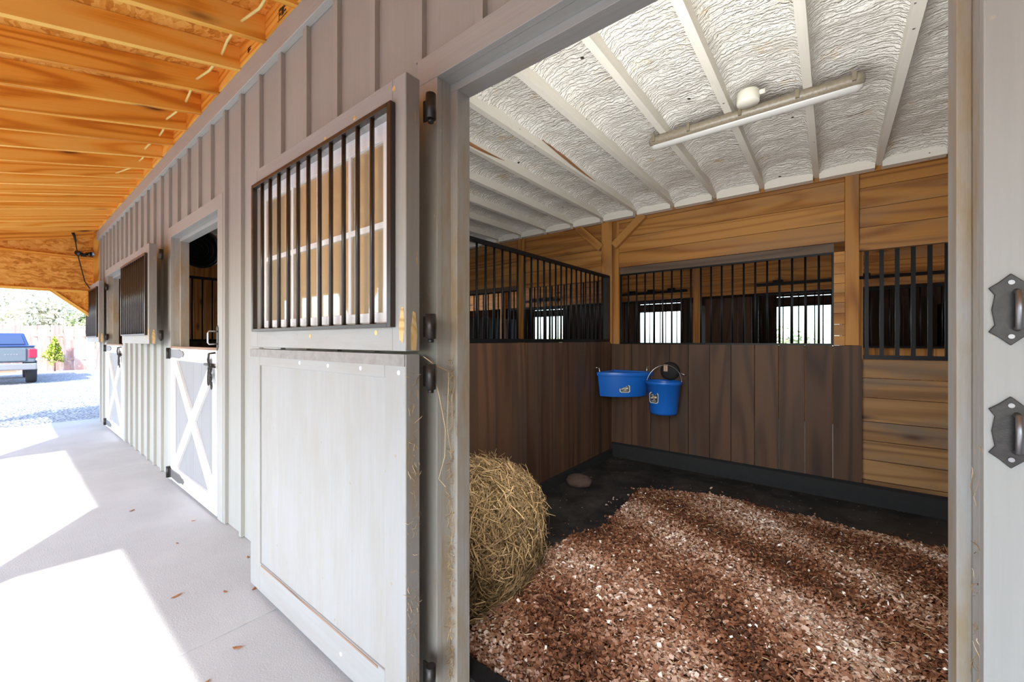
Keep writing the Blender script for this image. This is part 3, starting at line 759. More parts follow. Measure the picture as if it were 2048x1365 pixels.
capsule(MB(), LY+.014, LZ-.010, .037, .034, .006).build('diffuser', 'lens', r)
for x in (-.94, -.72, -.43, -.15, .09):
    m = MB(); m.box(x-.009, x+.009, LY-.052, LY-.040, LZ-.012, LZ+.034); m.build('clip', 'clip', r)
r = empty('junction_box', (-.40, 2.60, 2.69), 'round cream junction box above the tube light', 'junction box')
m = MB(); m.lathe([(.0, .0), (.055, .0), (.058, .008), (.058, .06), (.05, .07), (.0, .07)], (-.375, 2.64, 2.655), 24); m.build('body', 'box', r)
m = MB(); m.cyl((-.325, 2.64, 2.70), (-.29, 2.64, 2.70), .014, 10); m.build('conduit_lug', 'box', r)

# ------------------------------------------------------------------ buckets on the back wall
def tub_profile_solid(name, outer, thick, z0, z1, parent, mat, taper, rimr):
    pass
r = empty('feed_bucket', (-1.333, 4.15, .565), 'round blue bucket hanging from a black rubber strap holder on the stained boards', 'bucket', 'blue buckets')
c = (-1.333, 4.15, .565)
prof = [(0, .012), (.118, .012), (.128, .03), (.158, .30), (.162, .325), (.172, .330), (.176, .322), (.174, .300), (.162, .296), (.133, .02), (.122, 0), (0, 0)]
MB().lathe(prof, c, 40).build('body', 'blue', r)
pts = [(-1.333+.172*math.cos(a), 4.15+.07*math.sin(a), .875+.175*math.sin(a)) for a in np.linspace(0, math.pi, 21)]
MB().tube(pts, .003, 6).build('handle', 'steel', r)
def emblem(parent, cx, cy, cz, nx, ny, w, h):
    n = Vector((nx, ny, 0)).normalized(); t_ = Vector((-n.y, n.x, 0)); 
    if t_.x < 0: t_ = -t_
    q = lambda a, b, o: Vector((cx, cy, cz))+t_*a+Vector((0, 0, b))+n*o
    m = MB(); pl = [(-w, -h*.7), (-w*.7, -h), (w*.7, -h), (w, -h*.7), (w, h*.7), (w*.7, h), (-w*.7, h), (-w, h*.7)]
    m.prism([q(a, b, 0) for a, b in pl], n*.0012); l = m.build('emblem', 'label_pale', parent)
    m = MB(); m.prism([q(a*.86, b*.86, .0012) for a, b in pl], n*.0005); m.build('emblem_ink', 'label_ink', l)
    m = MB()
    for a0, a1, b0, b1 in ((-.6, .5, .45, .62), (-.35, .1, .15, .35), (.2, .65, -.1, .3), (-.7, -.3, -.2, .1), (-.5, .55, -.66, -.5), (-.1, .3, -.4, -.2)):
        m.prism([q(a0*w, b0*h, .0017), q(a1*w, (b0+.08)*h, .0017), q(a1*w*.9, b1*h, .0017), q(a0*w*.85, (b1-.06)*h, .0017)], n*.0004)
    m.build('emblem_lettering', 'label_pale', l)
    m = MB(); m.prism([q(-.25*w, -.15*h, .0018), q(.3*w, -.05*h, .0018), q(.1*w, .35*h, .0018), q(-.35*w, .2*h, .0018)], n*.0004); m.build('emblem_gold', 'gold', l)
emblem(r, -1.383, 4.150-.1405, .735, -.3, -1, .052, .054)
r = empty('bucket_hanger', (-1.31, 4.30, .95), 'black rubber strap holder on the boards above the round blue bucket', 'hanger')
m = MB(); m.lathe([(0, -.050), (.055, -.048), (.078, -.03), (.083, 0), (.083, .012), (0, .012)], (-1.315, 4.30, .985), 24, axis=(0, 1, 0), sx=1.15, sy=1.15); m.build('pad', 'rubber', r)
m = MB(); m.box(-1.362, -1.322, 4.240, 4.252, .985, 1.055); m.build('strap', 'worn_top', r)
m = MB(); m.tube([(-1.27, 4.30, .985), (-1.20, 4.29, .965), (-1.17, 4.285, .955), (-1.16, 4.30, .95)], .006, 8); m.build('snap', 'hinge', r)

# corner feeder
r = empty('corner_feeder', (-1.78, 4.2, .70), 'wide blue feed tub hooked across the back left corner of the stall', 'feed tub', 'blue buckets')
def feeder(sc, z, i=0.):
    cx, cy = -1.945, 4.305; A = (.40, .43); pts = []
    for k in range(21):
        a = math.pi/2*k/20; e = 1.55
        x = abs(math.cos(a))**(2/e/1.25); y = abs(math.sin(a))**(2/e/1.25)
        pts.append((cx+.01+A[1]*x*sc, cy-.01-A[0]*y*sc, z))
    pts = [(max(x, cx+.01+i), min(y, cy-.01-i), z) for x, y, z in pts]
    pts += [(cx+.005+i, cy-.01-A[0]*sc*.93, z), (cx+.005+i, cy-.005-i, z), (cx+A[1]*sc*.93, cy-.005-i, z)]
    return pts
rings = [feeder(.80, .705), feeder(.86, .712), feeder(.97, .915), feeder(.975, .93), feeder(1.03, .932), feeder(1.04, .945), feeder(1.035, .968), feeder(.99, .972, .012), feeder(.955, .955, .014), feeder(.84, .725, .03)]
m = MB(); n = len(rings[0]); vs = [p for q in rings for p in q]
fs = [(j*n+i, j*n+(i+1) % n, (j+1)*n+(i+1) % n, (j+1)*n+i) for j in range(len(rings)-1) for i in range(n)]
fs += [tuple(reversed(range(n))), tuple(range((len(rings)-1)*n, len(rings)*n))]
m._add(vs, fs, None, None, True); o = m.build('body', 'blue', r)
md = o.modifiers.new('e', 'EDGE_SPLIT'); md.split_angle = R(38)
emblem(r, -1.687, 4.018, .80, .52, -.85, .052, .040)
for p, d in (((-1.94, 3.90, .98), (1, 0)), ((-1.55, 4.30, .985), (0, -1))):
    m = MB(); x, y, z = p
    m.tube([(x, y, z+.035), (x+d[0]*.02, y+d[1]*.02, z+.03), (x+d[0]*.026, y+d[1]*.026, z), (x+d[0]*.02, y+d[1]*.02, z-.03), (x+d[0]*.006, y+d[1]*.006, z-.03)], .0045, 8)
    m.cyl((x, y, z+.035), (x-d[0]*.03, y-d[1]*.03, z+.035), .005, 8); m.build('hook', 'steel', r)

# ------------------------------------------------------------------ bedding
B_POLY = [(-1.25, 1.19), (-1.35, 1.6), (-1.37, 2.08), (-1.30, 2.45), (-1.26, 2.80), (-1.27, 3.15), (-1.29, 3.47), (-1.10, 3.58), (-.91, 3.64), (-.585, 3.72), (-.185, 3.66), (.15, 3.62), (.57, 3.66), (1.1, 3.7), (1.70, 3.72), (1.70, 1.19)]
BP = np.array(B_POLY)
def sdist(px, py):
    """signed distance (positive inside) to the bedding outline, vectorised"""
    d = np.full(px.shape, 1e9); ins = np.zeros(px.shape, bool); n = len(BP)
    for i in range(n):
        a = BP[i]; b = BP[(i+1) % n]; e = b-a
        t_ = np.clip(((px-a[0])*e[0]+(py-a[1])*e[1])/(e@e), 0, 1)
        d = np.minimum(d, np.hypot(px-a[0]-t_*e[0], py-a[1]-t_*e[1]))
        c_ = ((a[1] > py) != (b[1] > py)) & (px < (b[0]-a[0])*(py-a[1])/(b[1]-a[1]+1e-12)+a[0])
        ins ^= c_
    return np.where(ins, d, -d)
def fbm(x, y, f=1.0, seed=0, octv=4):
    r_ = np.random.default_rng(seed); o = np.zeros_like(x); a = 1.; tot = 0
    for k in range(octv):
        for _ in range(4):
            th = r_.uniform(0, 6.28); ph = r_.uniform(0, 6.28)
            o += a*np.sin((x*math.cos(th)+y*math.sin(th))*f*6.28*r_.uniform(.7, 1.3)+ph)/4; tot += a/4
        f *= 2; a *= .55
    return o/tot
def bed_h(x, y):
    d = sdist(x, y)+.06*fbm(x, y, 1.6, 3, 3)
    rim = np.clip(d/.30, 0, 1); rim = rim*rim*(3-2*rim)
    u = x*.75+y*.66
    front = np.clip((y-1.17)/.25, 0, 1)
    h = .055*rim+rim*(.030*fbm(x, y, .55, 5, 2)+.016*np.sin(u*11+2*fbm(x, y, .6, 9, 2))+.010*fbm(x, y, 2.6, 6, 3))
    return np.where(d < 0, -.03, np.maximum(h, 0)*front+.0+.004), d
nx, ny = 240, 200
gx_, gy_ = np.meshgrid(np.linspace(-1.45, 1.70, nx), np.linspace(1.12, 3.85, ny))
hz, dd = bed_h(gx_, gy_)
V = np.stack([gx_.ravel(), gy_.ravel(), hz.ravel()-.004], 1)
ii, jj = np.meshgrid(np.arange(nx-1), np.arange(ny-1)); p = (jj*nx+ii).ravel()
F = np.stack([p, p+1, p+nx+1, p+nx], 1)
keep = (dd.ravel()[F].max(1) > -.03); F = F[keep]
bedroot = empty('wood_shavings', (0, 2.4, 0), 'reddish brown wood shavings spread over the stall floor', 'bedding', kind='stuff')
o = raw_mesh('shavings_bed', V, F, 'chipbed', bedroot, smooth=True, kind='stuff')
def chips(N, region, smin, smax, seed):
    r_ = np.random.default_rng(seed)
    x = r_.uniform(region[0], region[1], N); y = r_.uniform(region[2], region[3], N)
    h, d = bed_h(x, y); k = (d > .0)
    k |= (d > -.22) & (r_.random(N) < .05*np.exp(d/.08))
    x, y, h = x[k], y[k], np.maximum(h[k], -.003); n = len(x)
    L = r_.uniform(smin, smax, n); W = L*r_.uniform(.25, .75, n); yaw = r_.normal(.6, 1.1, n); pit = r_.normal(0, .42, n); rol = r_.normal(0, .45, n)
    cy_, sy_ = np.cos(yaw), np.sin(yaw); cp, sp_ = np.cos(pit), np.sin(pit); cr, sr = np.cos(rol), np.sin(rol)
    ax = np.stack([cy_*cp, sy_*cp, sp_], 1)
    bx = np.stack([-sy_*cr-cy_*sp_*sr, cy_*cr-sy_*sp_*sr, cp*sr], 1); nn = np.cross(ax, bx)
    c_ = np.stack([x, y, h+.003+r_.uniform(0, .012, n)], 1); curl = r_.uniform(.05, .35, n)*L
    P = []
    for s_, q in ((-1, 0), (0, 1), (1, 0)):
        for w_ in (-1, 1):
            P.append(c_+ax*(s_*L/2)[:, None]*1.0+bx*(w_*W/2*(1 if s_ == 0 else r_.uniform(.5, 1, n)))[:, None]+nn*(q*curl)[:, None])
    V = np.stack(P, 1).reshape(-1, 3); b0 = np.arange(n)*6
    F = np.concatenate([np.stack([b0, b0+2, b0+3, b0+1], 1), np.stack([b0+2, b0+4, b0+5, b0+3], 1)])
    u = x*.80-y*.10
    tone = .40+.32*fbm(x, y, .9, 21, 4)+.20*np.sin((x*.62+y*.78)*9+3*fbm(x, y, .5, 8, 2))+r_.normal(0, .17, n)
    tone = np.clip(tone, 0, .92); tone = np.where(r_.random(n) < .014, 1., tone)
    return V, F, np.repeat(tone, 6)
V1, F1, r1 = chips(95000, (-1.55, 1.7, 1.13, 3.9), .010, .026, 11)
V2, F2, r2 = chips(26000, (-1.35, 1.0, 1.13, 2.4), .012, .034, 12)
V = np.concatenate([V1, V2]); F = np.concatenate([F1, F2+len(V1)]); rr = np.concatenate([r1, r2])
raw_mesh('shaving_chips', V, F, 'chips', bedroot, rnd=rr, kind='stuff')

def strands(P0, D, L, w, bend, seed, segs=4):
    """thin curved ribbons: start points, directions, lengths"""
    r_ = np.random.default_rng(seed); n = len(P0)
    D = D/np.linalg.norm(D, axis=1)[:, None]
    B_ = np.cross(D, r_.normal(size=(n, 3))); B_ /= np.linalg.norm(B_, axis=1)[:, None]+1e-9
    S_ = np.cross(D, B_); ww = r_.uniform(.5, 1.3, n)*w; k = r_.normal(0, bend, n)
    P = []
    for i in range(segs+1):
        t_ = i/segs-.5; c_ = P0+D*(L*t_)[:, None]+B_*(k*L*(t_*t_*4-.5))[:, None]+S_*(k*.5*L*math.sin(t_*5))[:, None]
        q = S_*(ww*(1-.5*abs(t_)*2))[:, None]; P += [c_-q, c_+q]
    V = np.stack(P, 1).reshape(-1, 3); b0 = np.arange(n)*(2*(segs+1))
    F = np.concatenate([np.stack([b0+2*i, b0+2*i+1, b0+2*i+3, b0+2*i+2], 1) for i in range(segs)])
    return V, F, 2*(segs+1)
# loose straw in the bedding
N = 3000; x = rng.uniform(-1.3, 1.6, N); y = rng.uniform(1.2, 3.6, N); h_, d_ = bed_h(x, y); k = d_ > .05; x, y, h_ = x[k], y[k], h_[k]
D = np.stack([rng.normal(size=len(x)), rng.normal(size=len(x)), rng.normal(0, .25, len(x))], 1)
V, F, m_ = strands(np.stack([x, y, h_+.015], 1), D, rng.uniform(.015, .07, len(x)), .0012, .2, 5)
raw_mesh('straw_bits', V, F, 'wisp', bedroot, rnd=np.repeat(rng.random(len(x)), m_), kind='stuff')

# ------------------------------------------------------------------ hay bale behind the left jamb
HC = np.array([-1.575, 1.59, .245]); HR = np.array([.345, .41, .365])
def hay_pt(u):
    """direction -> point on a rounded bale"""
    e = 2.8
    q = np.abs(u/np.linalg.norm(u, axis=1)[:, None])
    s_ = (q[:, 0]**e+q[:, 1]**e+q[:, 2]**e)**(-1/e)
    n = u/np.linalg.norm(u, axis=1)[:, None]
    bump_ = 1+.05*np.sin(n[:, 0]*7+n[:, 2]*5)+.05*np.sin(n[:, 1]*9+1)
    return HC+n*s_[:, None]*HR*bump_[:, None]
hr = empty('hay_bale', (HC[0], HC[1], 0), 'rounded hay bale on the stall floor just inside the left door jamb', 'hay bale')
nu, nv = 64, 40; V = []; F = []
th = np.linspace(0, 2*math.pi, nu, endpoint=False); ph = np.linspace(-math.pi/2+.01, math.pi/2-.01, nv)
T_, P_ = np.meshgrid(th, ph); U_ = np.stack([np.cos(T_)*np.cos(P_), np.sin(T_)*np.cos(P_), np.sin(P_)], -1).reshape(-1, 3)
V = hay_pt(U_); V = HC+(V-HC)*.955; V[:, 2] = np.maximum(V[:, 2], .002)
F = [(j*nu+i, j*nu+(i+1) % nu, (j+1)*nu+(i+1) % nu, (j+1)*nu+i) for j in range(nv-1) for i in range(nu)]
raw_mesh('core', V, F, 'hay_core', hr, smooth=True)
N = 10500; U_ = rng.normal(size=(N, 3)); U_[:, 2] += .15; U_[:, 0] += .35; U_[:, 1] -= .1
Pn = hay_pt(U_); nrm = (Pn-HC)/HR**2; nrm /= np.linalg.norm(nrm, axis=1)[:, None]
D = rng.normal(size=(N, 3)); D[:, 2] *= 1.3; D -= nrm*np.sum(D*nrm, 1)[:, None]*.9
Pn = HC+(Pn-HC)*rng.uniform(.955, 1.025, N)[:, None]; Pn[:, 2] = np.maximum(Pn[:, 2], .02)
V, F, m_ = strands(Pn, D, rng.uniform(.05, .22, N), .0026, .18, 6)
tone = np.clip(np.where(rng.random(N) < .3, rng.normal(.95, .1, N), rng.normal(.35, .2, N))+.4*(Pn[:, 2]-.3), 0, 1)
V[:, 2] = np.maximum(V[:, 2], .003); V[:, 0] = np.maximum(V[:, 0], -1.93); V[:, 1] = np.maximum(V[:, 1], 1.125)
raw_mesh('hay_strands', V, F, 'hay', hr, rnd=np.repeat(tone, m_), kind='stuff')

# hay wisps caught on the jamb and the door edge
Pw = []; Dw = []
for _ in range(620):
    z = .05+1.2*random.random()**1.1; Pw.append((OX0+.004+random.uniform(0, .022), 1.036-random.uniform(0, .030)*random.random(), z)); Dw.append((random.gauss(.0, .25), random.gauss(0, .5), random.gauss(0, 1)))
for _ in range(160):
    z = .05+1.15*random.random(); Pw.append((-1.0895, random.uniform(.826, .874), z)); Dw.append((random.gauss(.0, .08), random.gauss(0, .6), random.gauss(0, 1)))
for _ in range(60):
    z = .05+1.1*random.random(); Pw.append((OX1-.003, random.uniform(.985, 1.03), z)); Dw.append((random.gauss(.0, .1), random.gauss(0, .4), random.gauss(0, 1)))
Pw = np.array(Pw); n = len(Pw)
V, F, m_ = strands(Pw, np.array(Dw), rng.uniform(.008, .045, n), .0009, .25, 8)
wl = raw_mesh('hay_wisps', V, F, 'wisp', None, rnd=np.repeat(rng.random(n), m_), label='bits of hay stuck along the near door edge and jambs', cat='hay', kind='stuff')
m = MB()
m.tube([(-1.082, .885, 1.253), (-1.062, .915, 1.225), (-1.05, .97, 1.20), (-1.07, 1.02, 1.17), (-1.09, 1.025, 1.10), (-1.085, 1.02, 1.02), (-1.06, 1.02, .96)], .0016, 6)
m.tube([(-1.06, .91, 1.19), (-1.055, .93, 1.12), (-1.05, .955, 1.0), (-1.065, .965, .9), (-1.085, .955, .82), (-1.05, .955, .80)], .0013, 6)
m.tube([(-1.05, .97, 1.195), (-1.07, .985, 1.10), (-1.075, .985, 1.0), (-1.06, .985, .93)], .0013, 6)
m.build('loose_hay', 'wisp', label='pale hay stems dangling from the lower door hinge', cat='hay stem')

# clod on the mat
m = MB(); nu, nv = 20, 10; vs = []
for j in range(nv+1):
    for i in range(nu):
        a, p_ = 2*math.pi*i/nu, math.pi*j/nv-math.pi/2
        q = Vector((math.cos(a)*math.cos(p_), math.sin(a)*math.cos(p_), math.sin(p_))); s_ = 1+.16*noise.noise(q*2.2)
        vs.append((-1.80+q.x*.12*s_, 3.24+q.y*.10*s_, max(.03+q.z*.062*s_, -.003)))
m._add(vs, [(j*nu+i, j*nu+(i+1) % nu, (j+1)*nu+(i+1) % nu, (j+1)*nu+i) for j in range(nv) for i in range(nu)], None, None, True)
m.build('manure_clod', plain('dark_clod', (.055, .032, .024), .9, bump_scale=40, bump=1.0), label='dark rounded clod on the rubber mat beside the partition', cat='clod')

# fan in the second stall
c = (-5.36, 1.335, 2.30); ax = (.75, -.5, -.25)
r = empty('stall_fan', c, 'round black fan hanging inside the second stall opening', 'fan')
MB().lathe([(.0, -.05), (.17, -.05), (.205, -.02), (.21, .03), (.195, .06), (.18, .05), (.0, .035)], c, 32, axis=ax).build('drum', 'glossblack', r)
m = MB(); A_ = Vector(ax).normalized(); Y_ = A_.orthogonal().normalized(); Z_ = A_.cross(Y_)
for k in range(4):
    q = .05+.045*k; m.tube([Vector(c)+A_*.062+Y_*math.cos(a)*q+Z_*math.sin(a)*q for a in np.linspace(0, 2*math.pi, 25)], .003, 5)
m.build('guard', 'glossblack', r)
m = MB(); m.tube([Vector(c)+Vector((0, 0, .2)), (c[0], c[1], 2.70)], .006, 6); m.build('hanger', 'dullblack', r)

# ------------------------------------------------------------------ aisle and the stalls across it
m = MB(); boards_x(m, [-9.3+.2*i for i in range(73)], 8.0, 8.04, 0, 1.19); courses(m, -9.3, 5.3, 8.0, 8.06, [2.10, 2.28, 2.46, 2.64, 2.80])
m.build('wall_aisle', 'pine', kind='structure')
for a, b in ((-9.3, -8.1), (-6.55, -5.9), (-3.58, -3.46), (-2.12, -1.98), (-1.12, -1.0), (.2, .34), (1.75, 1.9)):
    pass
for x, lab in ((-6.6, 'pine post across the aisle, farthest along'), (-3.52, 'pine post across the aisle behind the corner grille'), (-1.95, 'pine post across the aisle behind the middle of the back grille'), (.30, 'pine post across the aisle behind the end post')):
    post(x-.06, x+.06, 7.93, 7.998, 0, 2.66, lab)
# dark fronts between the openings
m = MB(); boards_x(m, [-1.89+.11*i for i in range(8)], 8.30, 8.33, 1.0, 2.08); boards_x(m, [.4+.13*i for i in range(8)], 9.2, 9.23, 1.0, 2.02); m.build('wall_inner', 'brown', kind='structure')
grille('stall_grille', True, 8.03, -3.44, -2.13, 1.19, 2.08, -3.38, 13, .105, 'black barred stall front across the aisle, in front of the first bright opening', rail=.02, group='grilles inside the barn')
grille('stall_grille', True, 8.03, -1.0, .24, 1.19, 2.08, -.95, 12, .105, 'black barred stall front across the aisle, in front of the second bright opening', rail=.02, group='grilles inside the barn')
grille('stall_grille', True, 7.96, .36, 1.70, 1.19, 2.07, .44, 13, .105, 'black barred sliding door across the aisle, at the right', rail=.03, group='grilles inside the barn')
grille('stall_grille', True, 8.03, -6.5, -3.62, 1.19, 2.08, -6.4, 27, .105, 'black barred stall front across the aisle, behind the partition grille', rail=.02, group='grilles inside the barn')
for a, b, lab in ((-3.5, -2.12, 'black sliding door track across the aisle, above the first bright opening'), (-1.0, 1.75, 'long black sliding door track across the aisle, at the right'), (-6.0, -4.9, 'black sliding door track across the aisle, behind the partition grille')):
    r = empty('door_track', ((a+b)/2, 7.95, 2.24), lab, 'track', 'sliding door tracks')
    m = MB(); m.box(a, b, 7.925, 7.965, 2.21, 2.255); m.build('rail', 'black', r)
    for x in np.linspace(a+.3, b-.3, 3):
        m = MB(); m.box(x-.07, x+.07, 7.965, 7.998, 2.225, 2.30); m.build('bracket', 'black', r)
# outer wall on the far side, with bright openings
OP = [(-8.0, -6.85), (-4.30, -3.18), (-1.02, .16), (2.6, 3.9)]
m = MB(); xs = [WEND]+[v for o in OP for v in o]+[WR]
for i in range(0, len(xs), 2): m.box(xs[i], xs[i+1], 11.3, 11.36, 0, 2.9)
for a, b in OP: m.box(a, b, 11.3, 11.36, 2.08, 2.30); m.box(a, b, 11.3, 11.36, 2.315, 2.9); m.box(a, b, 11.3, 11.36, 0, 1.15)
m.build('wall_far', 'brown', kind='structure')
m = MB(); m.box(-9.3, 5.3, 9.6, 9.64, 2.1, 2.13)
for x in (-8.4, -2.05, 1.85):
    m = MB(); boards_y(m, [8.06+.2*i for i in range(17)], x-.02, x+.02, 0, 2.0); m.build('wall_partition', 'brown', kind='structure')
# ends of the barn, aisle left open
m = MB()
for x in (WEND, WR):
    m.box(x-.02, x+.02, 1.106, 4.41, 0, 3.3, axis=2); m.box(x-.02, x+.02, 7.99, 11.36, 0, 3.3, axis=2); m.box(x-.02, x+.02, 4.42, 7.98, 2.7, 3.3)
m.build('wall_end', 'pine', kind='structure')

# ------------------------------------------------------------------ dry leaves on the slab
lp = [(-3.3, .70), (-2.62, .55), (-2.38, .83), (-2.47, .72), (-1.86, .47), (-1.98, .62), (-4.2, .62), (-1.55, .40), (-2.75, .92), (-3.62, .86)]
def leaf():
    m = MB(); m.prism([(-.025, 0, .004), (-.008, -.010, .001), (.014, -.009, .003), (.030, 0, .009), (.012, .011, .003), (-.010, .010, .001)], (0, 0, .0012)); return m.build('dry_leaf', 'leafbrown')
L0 = leaf()
for i, (x, y) in enumerate(lp):
    l = L0 if i == 0 else L0.copy()
    if i: COL.objects.link(l)
    l.location = (x, y, 0); l.rotation_euler = (0, 0, random.uniform(0, 6.28)); s_ = random.uniform(.5, 1.0); l.scale = (s_, s_, s_)
    tag(l, 'small curled dry brown leaf lying on the shaded concrete walk', 'leaf', 'dry leaves on the walk')

# ------------------------------------------------------------------ yard: fence, truck, sapling, trees
fr = empty('board_fence', (-26.6, 1.5, 0), 'tall weathered pink board fence across the yard', 'fence')
m = MB(); y = -6.0
while y < 14:
    w_ = random.uniform(.28, .42); x = -27.0+.35*(y-1); m.box(x-.02, x+.02, y, y+w_-.012, -.05, 1.93+random.uniform(-.03, .03), axis=2); y += w_
m.build('boards', 'pink', fr)
m = MB(); m.bar((-27.07+.35*-7, -6, .45), (-27.07+.35*13, 14, .45), .04, .09); m.bar((-27.07+.35*-7, -6, 1.5), (-27.07+.35*13, 14, 1.5), .04, .09); m.build('rail', 'pink', fr)

tx, tr, tl = -19.2, .665, -1.12          # tailgate plane, right and left side of the truck
yc = (tr+tl)/2
r = empty('pickup_truck', (tx-2.4, yc, -.045), 'grey-blue pickup truck parked in the yard, seen from behind', 'truck')
m = MB(); m.prism([(tx, tl+.03, .62), (tx, tr-.03, .62), (tx, tr, .78), (tx, tr-.01, 1.02), (tx, tr-.05, 1.10), (tx, tl+.05, 1.10), (tx, tl+.01, 1.02), (tx, tl, .78)], (-4.6, 0, 0)); m.build('body', 'truckpaint', r, bevel=.03)
m = MB(); m.box(tx-.01, tx+.035, tl+.2, tr-.2, .66, 1.05); m.build('tailgate', 'truckpaint', r, bevel=.02)
m = MB(); m.box(tx-1.45, tx+.03, tl+.03, tr-.03, 1.095, 1.135); m.build('bed_cover', 'truckblue', r, bevel=.012)
m = MB(); m.prism([(tx-1.45, tl+.10, 1.12), (tx-1.45, tr-.10, 1.12), (tx-1.62, tr-.21, 1.52), (tx-1.62, tl+.21, 1.52)], (-1.5, 0, 0)); m.build('cab', 'truckblue', r, bevel=.03)
m = MB(); m.prism([(tx-1.455, tl+.20, 1.17), (tx-1.455, tr-.20, 1.17), (tx-1.59, tr-.27, 1.46), (tx-1.59, tl+.27, 1.46)], (.012, 0, .003)); m.build('rear_window', 'truckglass', r)
m = MB(); m.box(tx-.02, tx+.12, tl-.01, tr+.01, .40, .60); m.build('bumper', 'chrome', r, bevel=.03)
m = MB(); m.box(tx+.0, tx+.10, yc-.5, yc+.5, .34, .41); m.box(tx-.05, tx+.2, yc-.05, yc+.05, .33, .40); m.build('hitch', 'rust', r)
for y_ in (tr-.16, tl-.015):
    m = MB(); m.box(tx-.06, tx+.04, y_, y_+.175, .76, 1.03); m.build('tail_light', 'red', r, bevel=.02)
m = MB(); 
for k in range(5): m.box(tx+.036, tx+.040, tr-.62+.055*k, tr-.62+.055*k+.036, .85+.006*(k % 2), .885)
m.build('badge', 'chrome', r)
for x_ in (tx-.75, tx-3.6):
    for y_ in (tr-.20, tl-.03):
        m = MB(); m.lathe([(.0, 0), (.17, .0), (.185, .02), (.33, .0), (.36, .03), (.36, .20), (.33, .23), (.185, .21), (.0, .2)], (x_, y_, .315), 32, axis=(0, 1, 0)); m.build('wheel', 'tyre', r)

def cloud(name, c, rad, N, size, mat, seed, trunk, label, cat, group=None, cone=False):
    r_ = np.random.default_rng(seed); root = empty(name, (c[0], c[1], -.045), label, cat, group)
    u = r_.normal(size=(N, 3)); u /= np.linalg.norm(u, axis=1)[:, None]; q = r_.uniform(.35, 1, N)**.6
    lump = 1+.28*np.sin(u[:, 0]*5+seed)*np.sin(u[:, 2]*6+seed*2)+.2*np.sin(u[:, 1]*8+seed)
    P = np.array(c)+u*(q*lump)[:, None]*np.array(rad)
    if cone:
        hh = (P[:, 2]-(c[2]-rad[2]))/(2*rad[2]); P[:, :2] = np.array(c[:2])+(P[:, :2]-np.array(c[:2]))*(1.25-hh)[:, None]
    a = r_.normal(size=(N, 3)); b = r_.normal(size=(N, 3)); a /= np.linalg.norm(a, axis=1)[:, None]; b -= a*np.sum(a*b, 1)[:, None]; b /= np.linalg.norm(b, axis=1)[:, None]
    s_ = r_.uniform(.6, 1.3, N)[:, None]*size
    V = np.stack([P-a*s_, P+b*s_*.5, P+a*s_, P-b*s_*.5], 1).reshape(-1, 3); F = np.arange(4*N).reshape(-1, 4)
    raw_mesh('foliage', V, F, mat, root, rnd=np.repeat(r_.random(N), 4), kind='stuff')
    m = MB(); m.tube([(c[0], c[1], -.06), (c[0]+.05, c[1], c[2]*.5), (c[0], c[1]+.05, c[2])], trunk, 8, trunk*.4)
    for k in range(5):
        e = Vector(c)+Vector((r_.normal()*rad[0]*.5, r_.normal()*rad[1]*.5, rad[2]*r_.uniform(.1, .7))); m.tube([(c[0], c[1], c[2]*.55), Vector(c)*.5+e*.5, e], trunk*.4, 6, trunk*.1)
    m.build('trunk', 'bark', root); return root
cloud('leafy_sapling', (-26.3, 1.42, .82), (.30, .30, .52), 900, .06, 'leaf_yellow', 3, .03, 'small yellow-green sapling in front of the board fence', 'sapling', cone=True)
cloud('yard_tree', (-34.0, 3.95, 2.15), (1.3, 1.6, 1.2), 6000, .13, 'leaf_green', 4, .15, 'dense rounded green tree behind the board fence, nearest the barn', 'tree', 'trees behind the fence')
cloud('yard_tree', (-38, 1.65, 2.45), (1.5, 1.9, 1.5), 5000, .13, 'leaf_pale', 5, .15, 'pale olive tree behind the fence, middle of three', 'tree', 'trees behind the fence')
cloud('yard_tree', (-43.5, .65, 3.4), (2.2, 2.6, 2.15), 3500, .14, 'leaf_pale', 6, .18, 'tall thin-leaved pale tree behind the fence above the truck', 'tree', 'trees behind the fence')
cloud('yard_tree', (-40, 6.9, 2.2), (1.0, 1.0, .7), 900, .14, 'leaf_pale', 9, .1, 'small distant treetop above the fence beside the barn corner', 'tree', 'trees behind the fence')
for i, (x, y) in enumerate(((-6, 24), (-1.5, 27), (2.5, 25))):
    cloud('far_tree', (x*2.2, y, .9), (3, 1.5, 1.0), 1500, .16, 'leaf_green', 20+i, .12, 'low green bush seen through the bright openings across the aisle', 'bush', 'bushes beyond the far openings')

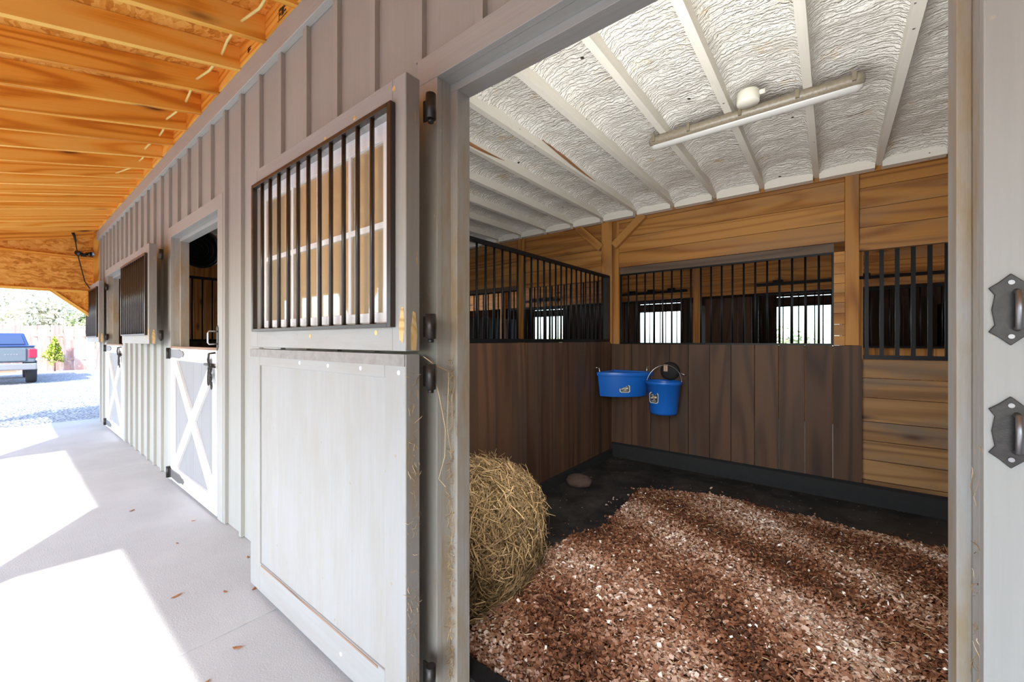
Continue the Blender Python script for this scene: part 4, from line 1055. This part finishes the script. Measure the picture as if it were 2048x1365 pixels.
# ------------------------------------------------------------------ light
SUN = Vector((-.835, 1.10, -1.0)).normalized()
ld = bpy.data.lights.new('sun', 'SUN'); ld.energy = 5.2; ld.angle = R(.53); ld.color = (1, .98, .955)
lo = bpy.data.objects.new('sun', ld); COL.objects.link(lo); lo.rotation_euler = SUN.to_track_quat('-Z', 'Y').to_euler(); lo.location = (10, -14, 13)
def area(name, loc, d, sx, sy, power, col=(1, 1, 1)):
    a = bpy.data.lights.new(name, 'AREA'); a.shape = 'RECTANGLE'; a.size = sx; a.size_y = sy; a.energy = power; a.color = col
    o = bpy.data.objects.new(name, a); COL.objects.link(o); o.location = loc; o.rotation_euler = Vector(d).to_track_quat('-Z', 'Y').to_euler(); return o
area('fill_light_in_the_open_door', (-.46, 1.112, 1.50), (0, 1, 0), 1.2, 1.4, 40)  # added fill light inside the doorway, brightens the stall beyond its natural daylight
area('fill_light_at_the_aisle_end', (WEND+.1, 6.2, 1.4), (1, 0, 0), 3.0, 2.4, 60)  # added fill light for the aisle, no lamp stands here
area('fill_light_at_the_other_aisle_end', (WR-.1, 6.2, 1.4), (-1, 0, 0), 3.0, 2.4, 60)  # matching added fill light at the opposite end
wd = bpy.data.worlds.new('sky'); SC.world = wd; wd.use_nodes = True
nt = wd.node_tree; nt.nodes.clear()
sk = nt.nodes.new('ShaderNodeTexSky'); sk.sky_type = 'NISHITA'; sk.sun_disc = False
sk.sun_elevation = math.asin(-SUN.z); sk.sun_rotation = math.atan2(-SUN.x, -SUN.y); sk.air_density = 1.0; sk.dust_density = 1.6; sk.ozone_density = 1.0
bg = nt.nodes.new('ShaderNodeBackground'); bg.inputs[1].default_value = .55
ou = nt.nodes.new('ShaderNodeOutputWorld'); tm = nt.nodes.new('ShaderNodeMix'); tm.data_type = 'RGBA'; tm.blend_type = 'MULTIPLY'; tm.inputs[0].default_value = 1.0; tm.inputs[7].default_value = (.88, .98, 1.13, 1)
nt.links.new(sk.outputs[0], tm.inputs[6]); nt.links.new(tm.outputs[2], bg.inputs[0]); nt.links.new(bg.outputs[0], ou.inputs[0])

# ------------------------------------------------------------------ view
vs_ = SC.view_settings; vs_.view_transform = 'Standard'; vs_.look = 'None'; vs_.gamma = 1.0; vs_.use_curve_mapping = False; vs_.exposure = 0.72
cy = SC.cycles
cy.max_bounces = 14; cy.diffuse_bounces = 8; cy.glossy_bounces = 5; cy.transparent_max_bounces = 12
cy.sample_clamp_indirect = 12.0; cy.caustics_reflective = False; cy.caustics_refractive = False
cy.use_denoising = True
